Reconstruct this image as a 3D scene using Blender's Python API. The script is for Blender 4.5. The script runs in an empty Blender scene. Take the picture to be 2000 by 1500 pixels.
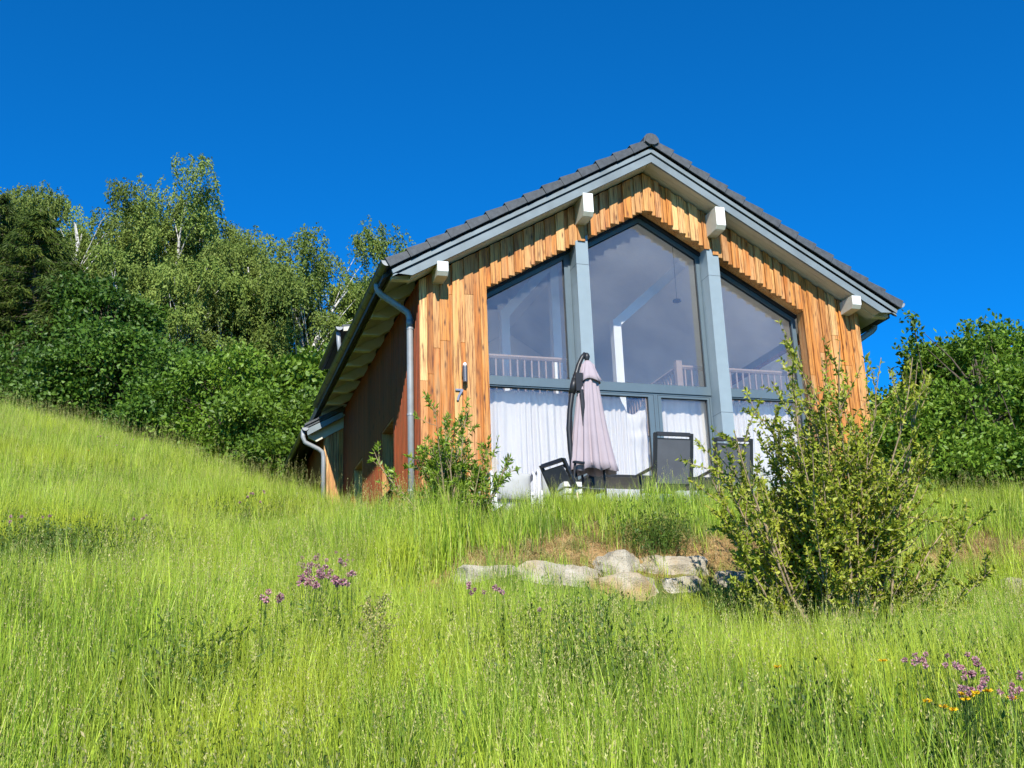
import bpy, math, random
import numpy as np

# ------------------------------------------------------------------ camera (solved from the gable geometry)
RNG = np.random.default_rng(7)
random.seed(7)
FPX = 2210.3                                    # focal length in pixels of the 2000 px wide photograph
PITCH, ROLL, YAW = 0.29182, -0.03682, 0.30272
CAM = np.array([-6.9732, -14.9511, -1.8103])
_f = np.array([math.sin(YAW) * math.cos(PITCH), math.cos(YAW) * math.cos(PITCH), math.sin(PITCH)])
_r = np.array([math.cos(YAW), -math.sin(YAW), 0.0])
_u = np.cross(_r, _f)
CR = _r * math.cos(ROLL) + _u * math.sin(ROLL)
CU = -_r * math.sin(ROLL) + _u * math.cos(ROLL)
CF = _f
sc = bpy.context.scene
col = sc.collection
cd = bpy.data.cameras.new("camera")
cam = bpy.data.objects.new("camera", cd)
col.objects.link(cam)
from mathutils import Matrix, Vector, Euler
M = Matrix(((CR[0], CU[0], -CF[0], CAM[0]), (CR[1], CU[1], -CF[1], CAM[1]), (CR[2], CU[2], -CF[2], CAM[2]), (0, 0, 0, 1)))
cam.matrix_world = M
cd.sensor_width = 36.0
cd.lens = FPX / 2000 * 36
cd.clip_start = 0.1
cd.clip_end = 3000
sc.camera = cam

# ------------------------------------------------------------------ light
SUN_EL, SUN_AZ = math.radians(37.0), math.radians(13.0)      # azimuth from -Y towards -X
to_sun = Vector((-math.sin(SUN_AZ) * math.cos(SUN_EL), -math.cos(SUN_AZ) * math.cos(SUN_EL), math.sin(SUN_EL)))
w = bpy.data.worlds.new("World")
sc.world = w
w.use_nodes = True
nt = w.node_tree
bg = nt.nodes["Background"]
sky = nt.nodes.new("ShaderNodeTexSky")
sky.sky_type = 'NISHITA'
sky.sun_disc = False
sky.sun_elevation = SUN_EL
sky.sun_rotation = math.atan2(to_sun.x, to_sun.y)
sky.altitude = 3000
sky.air_density = 1.0
sky.dust_density = 0.0
sky.ozone_density = 8.0
tint = nt.nodes.new("ShaderNodeMix")                # one even tint over the whole dome: the deep blue of the photograph
tint.data_type = 'RGBA'; tint.blend_type = 'MULTIPLY'; tint.inputs[0].default_value = 1.0
tint.inputs[7].default_value = (0.03, 0.68, 1.0, 1)
nt.links.new(sky.outputs[0], tint.inputs[6])
nt.links.new(tint.outputs[2], bg.inputs[0])
bg.inputs[1].default_value = 0.142
sd = bpy.data.lights.new("sun", 'SUN')
sd.energy = 5.0
sd.angle = math.radians(0.53)
sd.color = (1.0, 0.95, 0.86)
so = bpy.data.objects.new("sun", sd)
col.objects.link(so)
so.rotation_euler = (-to_sun).to_track_quat('-Z', 'Y').to_euler()
so.location = (-10, -30, 30)
sc.view_settings.view_transform = 'Standard'
sc.view_settings.look = 'None'
sc.view_settings.exposure = 0.65
sc.view_settings.gamma = 1.0
sc.view_settings.use_curve_mapping = False
sc.cycles.max_bounces = 8
sc.cycles.adaptive_threshold = 0.02
sc.cycles.transparent_max_bounces = 16
sc.cycles.diffuse_bounces = 6
sc.cycles.glossy_bounces = 3

# ------------------------------------------------------------------ pixel helpers (pixels of the 2000x1500 photograph)
def ray(u, v):
    return CF + CR * (u - 1000) / FPX - CU * (v - 750) / FPX
def onY(u, v, Y):
    d = ray(u, v)
    return CAM + d * (Y - CAM[1]) / d[1]
def onX(u, v, X):
    d = ray(u, v)
    return CAM + d * (X - CAM[0]) / d[0]
def at(u, v, s):                                  # point seen at u,v at horizontal forward distance s
    d = ray(u, v)
    fw = np.array([math.sin(YAW), math.cos(YAW), 0.0])
    return CAM + d * s / (d @ fw)

# ------------------------------------------------------------------ terrain
CP = []
for u in (-700, 0, 500, 1000, 1500, 2000, 2700):
    for s, z in ((0.6, -3.36), (4.0, -2.56)):
        q = at(u, 1414, s); CP.append((q[0], q[1], z))
for u, z in ((-600, -1.45), (0, -1.5), (500, -1.6), (1000, -1.72), (1500, -1.8), (2000, -1.85), (2600, -1.9)):
    q = at(u, 1414, 7.0); CP.append((q[0], q[1], z))
def sil(u, v, s, g):                              # a ground point whose grass tops reach pixel v
    q = at(u, v, s); CP.append((q[0], q[1], q[2] - g))
sil(-500, 690, 29, .6); sil(0, 795, 27, .6); sil(200, 845, 25, .6); sil(400, 900, 23.5, .6); sil(590, 958, 22, .6); sil(100, 830, 23, .6); sil(300, 880, 21.5, .6); sil(500, 935, 20.5, .6); sil(640, 985, 19, .55)
for u, s, z in ((0, 12, .05), (0, 18, 2.1), (300, 12, -.35), (300, 17, 1.25), (600, 12, -.55), (600, 16, .55), (800, 11, -.65), (-500, 14, .9)):
    q = at(u, 1200, s); CP.append((q[0], q[1], z))
for X in (-3.9, -2.5, -1, .5, 2, 3.5, 5, 7):
    CP.append((X, -4.95, -.95 + (.15 if X < -3 else 0)))
    CP.append((X, -4.05, -.22))
    if X > -3.5:
        CP.append((X, -2.9, .50))
        CP.append((X, -1.4, .52))
        CP.append((X, .6, .50))
CP += [(-3.8, -1.6, .45), (-4.1, 0, .70), (-4.0, 3.2, 1.22), (-4.1, 7, 2.15), (-3.0, 3, .5), (-3.0, 7, .6), (0, 5, .5), (3, 5, .5), (3, 12, .9), (0, 12, 1.0),
       (8, -3, .1), (8, 2, .8), (12, 3, .9), (14, 9, 1.4), (25, 12, 1.6), (14, -4, .0), (9, 9, .7), (20, 5, .9), (10, 22, 1.6),
       (-3, 16, 3.6), (-8, 20, 6.2), (-16, 24, 8.2), (-26, 24, 9.0), (-10, 35, 9.0), (0, 32, 6.5), (-25, 45, 11), (0, 60, 10), (25, 50, 3), (-60, 40, 12), (-40, 0, 3.5),
       (50, 0, -3), (60, 60, 0), (-30, -40, -9), (10, -45, -12), (60, -50, -14), (-80, -40, -6), (-120, 60, 12), (0, 130, 12), (120, 100, 0), (120, -60, -14), (0, -120, -18), (-120, -100, -12)]
CP = np.array(CP)
def _phi(r2):
    return np.where(r2 > 1e-12, .5 * r2 * np.log(np.maximum(r2, 1e-12)), 0.0)
_n = len(CP)
_d2 = ((CP[:, None, :2] - CP[None, :, :2]) ** 2).sum(-1)
_A = np.zeros((_n + 3, _n + 3))
_A[:_n, :_n] = _phi(_d2) + np.eye(_n) * .02
_A[:_n, _n] = 1; _A[:_n, _n + 1:] = CP[:, :2]
_A[_n, :_n] = 1; _A[_n + 1:, :_n] = CP[:, :2].T
_W = np.linalg.solve(_A, np.concatenate([CP[:, 2], np.zeros(3)]))
def ground(x, y):
    x = np.atleast_1d(np.asarray(x, float)); y = np.atleast_1d(np.asarray(y, float))
    out = np.empty(x.shape)
    for i in range(0, len(x), 20000):
        a, b = x[i:i + 20000], y[i:i + 20000]
        d2 = (a[:, None] - CP[None, :, 0]) ** 2 + (b[:, None] - CP[None, :, 1]) ** 2
        out[i:i + 20000] = _phi(d2) @ _W[:_n] + _W[_n] + _W[_n + 1] * a + _W[_n + 2] * b
    bump = .05 * np.sin(x * 1.3 + 1.1 * np.sin(y * .9)) * np.cos(y * 1.1) + .03 * np.sin(2.7 * x + 1.3 * y)
    house = (x > -4.6) & (x < 6) & (y > -3) & (y < 14)
    return out + np.where(house, 0, bump)
def g1(x, y):
    return float(ground([x], [y])[0])
def hit(u, v, h=0.0, s0=2.0):                     # where the ray through u,v meets the ground raised by h
    d = ray(u, v); fw = np.array([math.sin(YAW), math.cos(YAW), 0.0]); d = d / (d @ fw)
    ss = np.linspace(s0, 34, 640)
    P = CAM[None] + d[None] * ss[:, None]
    dz = P[:, 2] - ground(P[:, 0], P[:, 1]) - h
    k = np.argmax(dz < 0) if (dz < 0).any() else len(ss) - 1
    return P[k]

# ------------------------------------------------------------------ mesh helpers
class MB:
    def __init__(self):
        self.v = []; self.f = []
    def add(self, vs, fs):
        o = len(self.v)
        self.v += [tuple(map(float, p)) for p in vs]
        self.f += [tuple(i + o for i in q) for q in fs]
        return self
    def box(self, x0, x1, y0, y1, z0, z1):
        return self.add([(x0, y0, z0), (x1, y0, z0), (x1, y1, z0), (x0, y1, z0), (x0, y0, z1), (x1, y0, z1), (x1, y1, z1), (x0, y1, z1)],
                        [(0, 3, 2, 1), (4, 5, 6, 7), (0, 1, 5, 4), (1, 2, 6, 5), (2, 3, 7, 6), (3, 0, 4, 7)])
    def prism(self, pts, axis, a, b):             # polygon pts extruded along an axis from a to b
        n = len(pts)
        def mk(p, t):
            return {'y': (p[0], t, p[1]), 'x': (t, p[0], p[1]), 'z': (p[0], p[1], t)}[axis]
        vs = [mk(p, a) for p in pts] + [mk(p, b) for p in pts]
        fs = [tuple(range(n)), tuple(range(2 * n - 1, n - 1, -1))] + [(i, i + n, (i + 1) % n + n, (i + 1) % n) for i in range(n)]
        return self.add(vs, fs)
    def tube(self, pts, rad, n=8, caps=True):
        pts = [np.array(p, float) for p in pts]
        if not hasattr(rad, '__len__'): rad = [rad] * len(pts)
        rings = []; up = None
        for i, p in enumerate(pts):
            t = pts[min(i + 1, len(pts) - 1)] - pts[max(i - 1, 0)]
            t = t / (np.linalg.norm(t) + 1e-9)
            if up is None:
                up = np.array([0, 0, 1.]) if abs(t[2]) < .9 else np.array([1., 0, 0])
            a = np.cross(t, up); a /= np.linalg.norm(a) + 1e-9
            b = np.cross(a, t); up = b
            rings.append([p + rad[i] * (a * math.cos(k * 2 * math.pi / n) + b * math.sin(k * 2 * math.pi / n)) for k in range(n)])
        vs = [q for r in rings for q in r]
        fs = [(i * n + k, i * n + (k + 1) % n, (i + 1) * n + (k + 1) % n, (i + 1) * n + k) for i in range(len(pts) - 1) for k in range(n)]
        if caps:
            fs += [tuple(range(n - 1, -1, -1)), tuple(range((len(pts) - 1) * n, len(pts) * n))]
        return self.add(vs, fs)
    def build(self, name, mat, parent=None, smooth=False, loc=None):
        return mesh_obj(name, self.v, self.f, mat, parent, smooth, loc)
def mesh_obj(name, v, f, mat, parent=None, smooth=False, loc=None):
    me = bpy.data.meshes.new(name)
    if loc is not None:
        v = [(p[0] - loc[0], p[1] - loc[1], p[2] - loc[2]) for p in v]
    me.from_pydata([tuple(p) for p in v], [], [tuple(q) for q in f])
    me.validate()
    import bmesh
    if len(f) < 4000:
        bm = bmesh.new(); bm.from_mesh(me); bmesh.ops.recalc_face_normals(bm, faces=bm.faces); bm.to_mesh(me); bm.free()
    if smooth:
        me.shade_smooth()
    me.materials.append(mat)
    o = bpy.data.objects.new(name, me)
    col.objects.link(o)
    if loc is not None: o.location = loc
    if parent is not None: o.parent = parent
    return o
def np_mesh(name, V, T, mat, rnd=None, parent=None, loc=None, extra=None):  # fast triangle mesh
    V = np.asarray(V, np.float32); T = np.asarray(T, np.int32)
    if loc is not None: V = V - np.asarray(loc, np.float32)
    me = bpy.data.meshes.new(name)
    me.vertices.add(len(V)); me.vertices.foreach_set("co", V.ravel())
    me.loops.add(T.size); me.loops.foreach_set("vertex_index", T.ravel())
    k = T.shape[1]
    me.polygons.add(len(T)); me.polygons.foreach_set("loop_start", np.arange(0, T.size, k, dtype=np.int32))
    me.update(calc_edges=True)
    for nm, arr in (("rnd", rnd),) + tuple((extra or {}).items()):
        if arr is not None:
            a = me.attributes.new(nm, 'FLOAT', 'POINT'); a.data.foreach_set("value", np.asarray(arr, np.float32))
    me.materials.append(mat)
    o = bpy.data.objects.new(name, me)
    col.objects.link(o)
    if loc is not None: o.location = tuple(float(c) for c in loc)
    if parent is not None: o.parent = parent
    return o
def tag(o, label, cat, group=None, kind=None):
    o["label"] = label; o["category"] = cat
    if group: o["group"] = group
    if kind: o["kind"] = kind
    return o
def structure(o, kind="structure"):
    o["kind"] = kind
    return o
def thing(name, label, cat, loc=(0, 0, 0), rz=0, group=None):
    o = bpy.data.objects.new(name, None)
    col.objects.link(o)
    o.location = tuple(float(c) for c in loc); o.rotation_euler = (0, 0, rz)
    o.empty_display_size = .2
    return tag(o, label, cat, group)
def part(o, parent):                              # keeps world coordinates while parenting to a moved Empty
    o.parent = parent
    o.matrix_parent_inverse = Matrix.LocRotScale(parent.location, parent.rotation_euler, None).inverted()
    return o

# ------------------------------------------------------------------ materials
def new_mat(name):
    m = bpy.data.materials.new(name); m.use_nodes = True
    t = m.node_tree
    return m, t, t.nodes["Principled BSDF"]
def N(t, typ, **kw):
    n = t.nodes.new(typ)
    for k, v in kw.items():
        if k in n.inputs.keys() if hasattr(n.inputs, 'keys') else False: n.inputs[k].default_value = v
        else: setattr(n, k, v)
    return n
def ramp(t, fac, stops):
    r = t.nodes.new("ShaderNodeValToRGB")
    while len(r.color_ramp.elements) < len(stops): r.color_ramp.elements.new(.5)
    for e, (p, c) in zip(r.color_ramp.elements, stops):
        e.position = p; e.color = (*c, 1)
    t.links.new(fac, r.inputs[0])
    return r.outputs[0]
def noise(t, scale, detail=4, vec=None, rough=.55):
    n = t.nodes.new("ShaderNodeTexNoise")
    n.inputs["Scale"].default_value = scale; n.inputs["Detail"].default_value = detail; n.inputs["Roughness"].default_value = rough
    if vec is not None: t.links.new(vec, n.inputs["Vector"])
    return n.outputs[0]
def mapping(t, src, scale, loc=None):
    m = t.nodes.new("ShaderNodeMapping"); m.inputs["Scale"].default_value = scale
    t.links.new(src, m.inputs["Vector"])
    if loc is not None: t.links.new(loc, m.inputs["Location"])
    return m.outputs[0]
def mix(t, fac, a, b, mode='MIX'):
    m = t.nodes.new("ShaderNodeMix"); m.data_type = 'RGBA'; m.blend_type = mode
    for s, v in ((m.inputs[0], fac), (m.inputs[6], a), (m.inputs[7], b)):
        if hasattr(v, 'is_output'): t.links.new(v, s)
        elif isinstance(v, tuple): s.default_value = (*v, 1)
        else: s.default_value = v
    return m.outputs[2]
def mth(t, op, a, b=None, clamp=False):
    m = t.nodes.new("ShaderNodeMath"); m.operation = op; m.use_clamp = clamp
    for s, v in ((m.inputs[0], a), (m.inputs[1], b)):
        if v is None: continue
        if hasattr(v, 'is_output'): t.links.new(v, s)
        else: s.default_value = v
    return m.outputs[0]
def bump(t, p, h, strength=.3, dist=.01):
    b = t.nodes.new("ShaderNodeBump"); b.inputs["Strength"].default_value = strength; b.inputs["Distance"].default_value = dist
    t.links.new(h, b.inputs["Height"]); t.links.new(b.outputs[0], p.inputs["Normal"])
def plain(name, c, rough=.6, metal=0.0, var=.12, scale=6.0, bmp=.0, spec=.4):
    m, t, p = new_mat(name)
    g = t.nodes.new("ShaderNodeNewGeometry")
    n = noise(t, scale, 5, g.outputs["Position"])
    lo = tuple(max(0, x * (1 - var)) for x in c); hi = tuple(min(1, x * (1 + var)) for x in c)
    t.links.new(ramp(t, n, [(.3, lo), (.7, hi)]), p.inputs["Base Color"])
    n2 = noise(t, scale * 9, 3, g.outputs["Position"])
    t.links.new(mth(t, 'ADD', mth(t, 'MULTIPLY', n2, .2), rough - .1), p.inputs["Roughness"])
    p.inputs["Metallic"].default_value = metal
    p.inputs["Specular IOR Level"].default_value = spec
    if bmp: bump(t, p, n2, bmp, .004)
    return m
def wood_mat(name, stops, axis=2, dark=.55, pale=(.66, .44, .19)):
    m, t, p = new_mat(name)
    g = t.nodes.new("ShaderNodeNewGeometry"); oi = t.nodes.new("ShaderNodeObjectInfo")
    cmb = t.nodes.new("ShaderNodeCombineXYZ")
    for i, k in enumerate((37.0, 91.0, 53.0)): t.links.new(mth(t, 'MULTIPLY', oi.outputs["Random"], k), cmb.inputs[i])
    s = [55, 55, 55]; s[axis] = 2.2
    v = mapping(t, g.outputs["Position"], tuple(s), cmb.outputs[0])
    grain = noise(t, 1.0, 6, v, .65)
    s2 = [9, 9, 9]; s2[axis] = .8
    v2 = mapping(t, g.outputs["Position"], tuple(s2), cmb.outputs[0])
    blot = noise(t, 1.0, 3, v2)
    s3 = [11, 11, 11]; s3[axis] = 3.2
    v3 = mapping(t, g.outputs["Position"], tuple(s3), cmb.outputs[0])
    vo = t.nodes.new("ShaderNodeTexVoronoi"); vo.inputs["Scale"].default_value = 1.0; t.links.new(v3, vo.inputs["Vector"])
    knot = mth(t, 'MULTIPLY', mth(t, 'SUBTRACT', .23, vo.outputs["Distance"], True), 5.0, True)
    c0 = ramp(t, oi.outputs["Random"], stops)
    hsv = t.nodes.new("ShaderNodeHueSaturation")
    wn = t.nodes.new("ShaderNodeTexWhiteNoise"); wn.noise_dimensions = '1D'; t.links.new(mth(t, 'MULTIPLY', oi.outputs["Random"], 613.7), wn.inputs["W"])
    t.links.new(mth(t, 'ADD', mth(t, 'MULTIPLY', wn.outputs["Value"], .36), .78), hsv.inputs["Value"]); t.links.new(c0, hsv.inputs["Color"])
    c1 = mix(t, mth(t, 'MULTIPLY', mth(t, 'SUBTRACT', grain, .46, True), 5.5, True), hsv.outputs[0], (.15, .045, .012))
    c2 = mix(t, mth(t, 'MULTIPLY', mth(t, 'SUBTRACT', blot, .47, True), 1.8, True), c1, pale)
    c3 = mix(t, knot, c2, (.07, .025, .01))
    t.links.new(c3, p.inputs["Base Color"])
    p.inputs["Roughness"].default_value = dark
    p.inputs["Specular IOR Level"].default_value = .3
    bump(t, p, mth(t, 'SUBTRACT', grain, knot), .35, .004)
    return m
def leaf_mat(name, stops, trans=.3, rough=.5, patch=.35, patch_col=(.08, .11, .02), spec=.35, vary=.3):
    m, t, p = new_mat(name)
    a = t.nodes.new("ShaderNodeAttribute"); a.attribute_name = "rnd"
    g = t.nodes.new("ShaderNodeNewGeometry"); oi = t.nodes.new("ShaderNodeObjectInfo")
    c = ramp(t, a.outputs["Fac"], stops)
    n = noise(t, .8, 3, g.outputs["Position"])
    c = mix(t, mth(t, 'MULTIPLY', mth(t, 'SUBTRACT', n, .4, True), patch * 4, True), c, patch_col)
    hsv = t.nodes.new("ShaderNodeHueSaturation"); t.links.new(c, hsv.inputs["Color"])
    t.links.new(mth(t, 'ADD', mth(t, 'MULTIPLY', oi.outputs["Random"], vary), 1 - vary / 2), hsv.inputs["Value"])
    t.links.new(hsv.outputs[0], p.inputs["Base Color"])
    p.inputs["Roughness"].default_value = rough; p.inputs["Specular IOR Level"].default_value = spec
    tr = t.nodes.new("ShaderNodeBsdfTranslucent"); t.links.new(hsv.outputs[0], tr.inputs[0])
    mx = t.nodes.new("ShaderNodeMixShader"); mx.inputs[0].default_value = trans
    t.links.new(p.outputs[0], mx.inputs[1]); t.links.new(tr.outputs[0], mx.inputs[2])
    t.links.new(mx.outputs[0], t.nodes["Material Output"].inputs[0])
    return m

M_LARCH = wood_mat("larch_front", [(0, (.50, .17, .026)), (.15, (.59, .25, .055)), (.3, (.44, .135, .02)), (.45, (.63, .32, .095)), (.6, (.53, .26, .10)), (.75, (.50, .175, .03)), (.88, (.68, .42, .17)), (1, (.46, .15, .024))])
M_LARCH_SHADE = wood_mat("larch_side_shaded", [(0, (.25, .044, .008)), (.5, (.32, .06, .010)), (1, (.19, .034, .007))], pale=(.30, .065, .012))  # same larch, darkened: the left wall's shade is put into its colour
M_GREYWOOD = plain("verge_paint", (.165, .20, .215), .55, var=.18, scale=3)
M_CREAM = plain("cream_paint", (.52, .50, .40), .6, var=.07)
M_WHITE = plain("white_paint", (.80, .80, .77), .5, var=.03)
M_ALU = plain("blue_grey_aluminium", (.088, .125, .148), .38, var=.05, spec=.5)
M_ALULIGHT = plain("post_cladding", (.225, .28, .305), .4, var=.05, spec=.5)
M_TILE = plain("slate_tile", (.056, .063, .070), .55, var=.3, scale=14, bmp=.3)
M_ZINC = plain("zinc", (.27, .285, .295), .5, .12, var=.12)
M_ZINC_SHADE = plain("zinc_shade_dark", (.05, .058, .06), .38, .2, var=.2)  # the downpipes' zinc with the gutters' shade darkened into its colour
M_BLACK = plain("black_metal", (.025, .026, .028), .42, .3)
M_SLING = plain("sling_mesh", (.075, .08, .09), .7)
M_GASKET_SHADE = plain("gasket_and_shade_black", (.012, .013, .016), .5)  # gaskets and joints; also paints shade black at verge gap and opening head
M_STEEL = plain("stainless", (.16, .155, .15), .3, .6, var=.05)
M_NUM = plain("number_metal", (.30, .31, .34), .35, .6)
M_INT = plain("interior_plaster", (.90, .89, .86), .8, var=.03)
M_INTW = plain("interior_timber", (.74, .73, .70), .6, var=.03)
M_RAIL = plain("railing_wood", (.27, .20, .16), .5, var=.06)
M_FLOORW = plain("interior_floor", (.82, .76, .66), .5)
M_CURTAIN, _t, _p = new_mat("curtain_cloth")
_p.inputs["Base Color"].default_value = (.60, .56, .52, 1); _p.inputs["Roughness"].default_value = .85; _p.inputs["Specular IOR Level"].default_value = .1
_g = _t.nodes.new("ShaderNodeNewGeometry"); bump(_t, _p, noise(_t, 14, 4, mapping(_t, _g.outputs["Position"], (1, 1, .25))), .25, .01)
M_CANOPY = plain("parasol_cloth", (.34, .285, .31), .85, var=.06, scale=5)
M_PLASTIC = plain("white_resin", (.55, .56, .58), .4, var=.04)
M_CUSHION = plain("grey_cushion", (.36, .37, .36), .9, var=.08)
M_SLAB = plain("concrete_slab", (.60, .60, .57), .8, var=.12, scale=20, bmp=.3)
M_STAKE = plain("stake_wood", (.62, .46, .30), .7)
M_PAVE = plain("terrace_paving", (.36, .35, .33), .8, var=.15, scale=8, bmp=.3)

def glass_mat():
    m, t, p = new_mat("coated_glass")
    t.nodes.remove(p)
    tr = t.nodes.new("ShaderNodeBsdfTransparent"); tr.inputs[0].default_value = (.98, .985, .985, 1)
    gl = t.nodes.new("ShaderNodeBsdfGlossy"); gl.inputs["Roughness"].default_value = .015; gl.inputs["Color"].default_value = (.92, .96, 1, 1)
    fr = t.nodes.new("ShaderNodeFresnel"); fr.inputs["IOR"].default_value = 1.5
    f = mth(t, 'ADD', mth(t, 'MULTIPLY', fr.outputs[0], 1.0), .035, True)
    g = t.nodes.new("ShaderNodeNewGeometry"); b = t.nodes.new("ShaderNodeBump"); b.inputs["Strength"].default_value = .02; b.inputs["Distance"].default_value = .02
    t.links.new(noise(t, 1.6, 2, g.outputs["Position"]), b.inputs["Height"]); t.links.new(b.outputs[0], gl.inputs["Normal"])
    mx = t.nodes.new("ShaderNodeMixShader"); t.links.new(f, mx.inputs[0]); t.links.new(tr.outputs[0], mx.inputs[1]); t.links.new(gl.outputs[0], mx.inputs[2])
    df = t.nodes.new("ShaderNodeBsdfDiffuse"); df.inputs[0].default_value = (.8, .8, .78, 1)           # thin film of dust
    m2 = t.nodes.new("ShaderNodeMixShader"); t.links.new(mth(t, 'MULTIPLY', noise(t, 1.1, 3, g.outputs["Position"]), .068), m2.inputs[0])
    t.links.new(mx.outputs[0], m2.inputs[1]); t.links.new(df.outputs[0], m2.inputs[2])
    t.links.new(m2.outputs[0], t.nodes["Material Output"].inputs[0])
    return m
M_GLASS = glass_mat()

def stone_mat():
    m, t, p = new_mat("granite_boulder")
    g = t.nodes.new("ShaderNodeNewGeometry")
    n = noise(t, 4, 6, g.outputs["Position"]); n2 = noise(t, 60, 3, g.outputs["Position"]); n3 = noise(t, 2.1, 4, g.outputs["Position"])
    c = ramp(t, n, [(.3, (.24, .20, .14)), (.5, (.37, .325, .245)), (.7, (.47, .43, .345))])
    c = mix(t, mth(t, 'MULTIPLY', mth(t, 'SUBTRACT', n3, .52, True), 5, True), c, (.40, .26, .09))
    c = mix(t, mth(t, 'MULTIPLY', mth(t, 'SUBTRACT', n2, .55, True), 3, True), c, (.08, .075, .065))
    t.links.new(c, p.inputs["Base Color"]); p.inputs["Roughness"].default_value = .9
    bump(t, p, mth(t, 'ADD', n, n2), .7, .02)
    return m
M_STONE = stone_mat()
def ground_mat():
    m, t, p = new_mat("meadow_soil")
    g = t.nodes.new("ShaderNodeNewGeometry")
    n = noise(t, 1.3, 5, g.outputs["Position"]); n2 = noise(t, 18, 5, g.outputs["Position"], .7)
    c = ramp(t, n, [(.3, (.075, .105, .022)), (.55, (.10, .13, .03)), (.75, (.14, .13, .05))])
    sx = t.nodes.new("ShaderNodeSeparateXYZ"); t.links.new(g.outputs["Position"], sx.inputs[0])
    d = mth(t, 'ABSOLUTE', mth(t, 'ADD', sx.outputs[1], 3.85))                 # bare earth along the stone row
    e = mth(t, 'SUBTRACT', 1.0, mth(t, 'MULTIPLY', d, 1.7), True)
    e = mth(t, 'MULTIPLY', e, mth(t, 'MULTIPLY', mth(t, 'SUBTRACT', 9.0, mth(t, 'ABSOLUTE', sx.outputs[0])), .5, True))
    e = mth(t, 'MULTIPLY', e, mth(t, 'ADD', mth(t, 'MULTIPLY', n, 1.6), .1), True)
    c = mix(t, mth(t, 'MULTIPLY', e, 1.6, True), c, ramp(t, n2, [(.3, (.24, .14, .055)), (.6, (.42, .27, .12)), (.8, (.50, .36, .18))]))
    t.links.new(c, p.inputs["Base Color"]); p.inputs["Roughness"].default_value = .95; p.inputs["Specular IOR Level"].default_value = .1
    bump(t, p, n2, .8, .06)
    return m
M_GROUND = ground_mat()
M_BARK = plain("grey_bark", (.085, .066, .045), .9, var=.35, scale=20, bmp=.5)
def birch_mat():
    m, t, p = new_mat("birch_bark")
    g = t.nodes.new("ShaderNodeNewGeometry")
    n = noise(t, 1, 4, mapping(t, g.outputs["Position"], (3, 3, 9)))
    t.links.new(ramp(t, n, [(.40, (.06, .05, .045)), (.47, (.52, .50, .46)), (1, (.70, .68, .63))]), p.inputs["Base Color"]); p.inputs["Roughness"].default_value = .8
    return m
M_BIRCH = birch_mat()
M_STEM = plain("shrub_stem", (.30, .22, .13), .85, var=.3, scale=25)

# ------------------------------------------------------------------ the ground
def axis(lo, hi, c0, c1, step, far):
    a = list(np.arange(c0, c1 + .001, step)); k = step
    while a[-1] < hi: k *= far; a.append(a[-1] + k)
    k = step
    while a[0] > lo: k *= far; a.insert(0, a[0] - k)
    return np.array(a)
gx = axis(-400, 400, -22, 14, .3, 1.22); gy = axis(-400, 400, -17, 16, .3, 1.22)
GX, GY = np.meshgrid(gx, gy)
GZ = ground(GX.ravel(), GY.ravel())
rr = np.hypot(GX.ravel(), GY.ravel()); k = np.clip((rr - 90) / 120, 0, 1)
GZ = GZ * (1 - k) + k * np.clip(GZ, -18, 12)
V = np.stack([GX.ravel(), GY.ravel(), GZ], 1)
nx, ny = len(gx), len(gy)
I = (np.arange(ny - 1)[:, None] * nx + np.arange(nx - 1)[None]).ravel()
Q = np.stack([I, I + 1, I + nx + 1, I + nx], 1)
go = np_mesh("ground", V, Q, M_GROUND); go.data.shade_smooth(); structure(go)
FLOOR = .60
tb = MB(); tb.box(-3.3, 4.2, -2.75, .2, .30, FLOOR - .02)
terr = structure(tb.build("terrace", M_PAVE))
for i in range(15):
    for j in range(6):
        x0 = -3.3 + i * .5; y0 = -2.75 + j * .49
        MB().box(x0 + .004, x0 + .496, y0 + .004, y0 + .486, FLOOR - .03, FLOOR + random.uniform(-.002, .003)).build("paving_slab", M_PAVE, terr)

# ------------------------------------------------------------------ the house
A, WO, TP = 3.65, 2.642, .5811                    # half width, half opening, roof slope
ZOA, ZSA, ZF, OV = 5.9185, 6.535, 6.5386, .3666    # opening apex, wall apex, verge board lower apex, verge overhang
RF = .283                                         # glazing plane
LEN = 12.0
house = thing("timber_house", "gabled larch-clad house with slate roof and tall glazed gable front", "house", (0, 0, FLOOR))
def H(o): return part(o, house)
def zo(x): return ZOA - abs(x) * TP               # top of the glazed opening
def zs(x): return ZSA - abs(x) * TP               # underside of the roof at the wall
# front wall core behind the boards
fw_ = MB()
fw_.prism([(-A + .03, .3), (-WO - .03, .3), (-WO - .03, zs(WO + .03) - .02), (-A + .03, zs(A) - .02)], 'y', .05, .26)
fw_.prism([(WO + .03, .3), (A - .03, .3), (A - .03, zs(A) - .02), (WO + .03, zs(WO + .03) - .02)], 'y', .05, .26)
for s in (-1, 1):
    fw_.prism([(s * (WO + .03), zo(WO) + .03), (0, ZOA + .03), (0, ZSA - .02), (s * (WO + .03), zs(WO + .03) - .02)], 'y', .05, .26)
front_wall = H(fw_.build("front_wall", M_LARCH_SHADE))
def box_mesh(name, w, d, h): return MB().box(-w / 2, w / 2, 0, d, 0, h)
def plank(x0, x1, z0, z1l, z1r, y, parent, mat, flat=False):
    pts = [(x0, z0), (x1, z0), (x1, z1r), (x0, z1l)]
    o = MB().prism(pts, 'y', y, y + .026).build("plank", mat)
    bv = o.modifiers.new("edge", 'BEVEL'); bv.width = .003; bv.segments = 1
    o.parent = parent
    return o
x = -A - .012; k = 0
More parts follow.
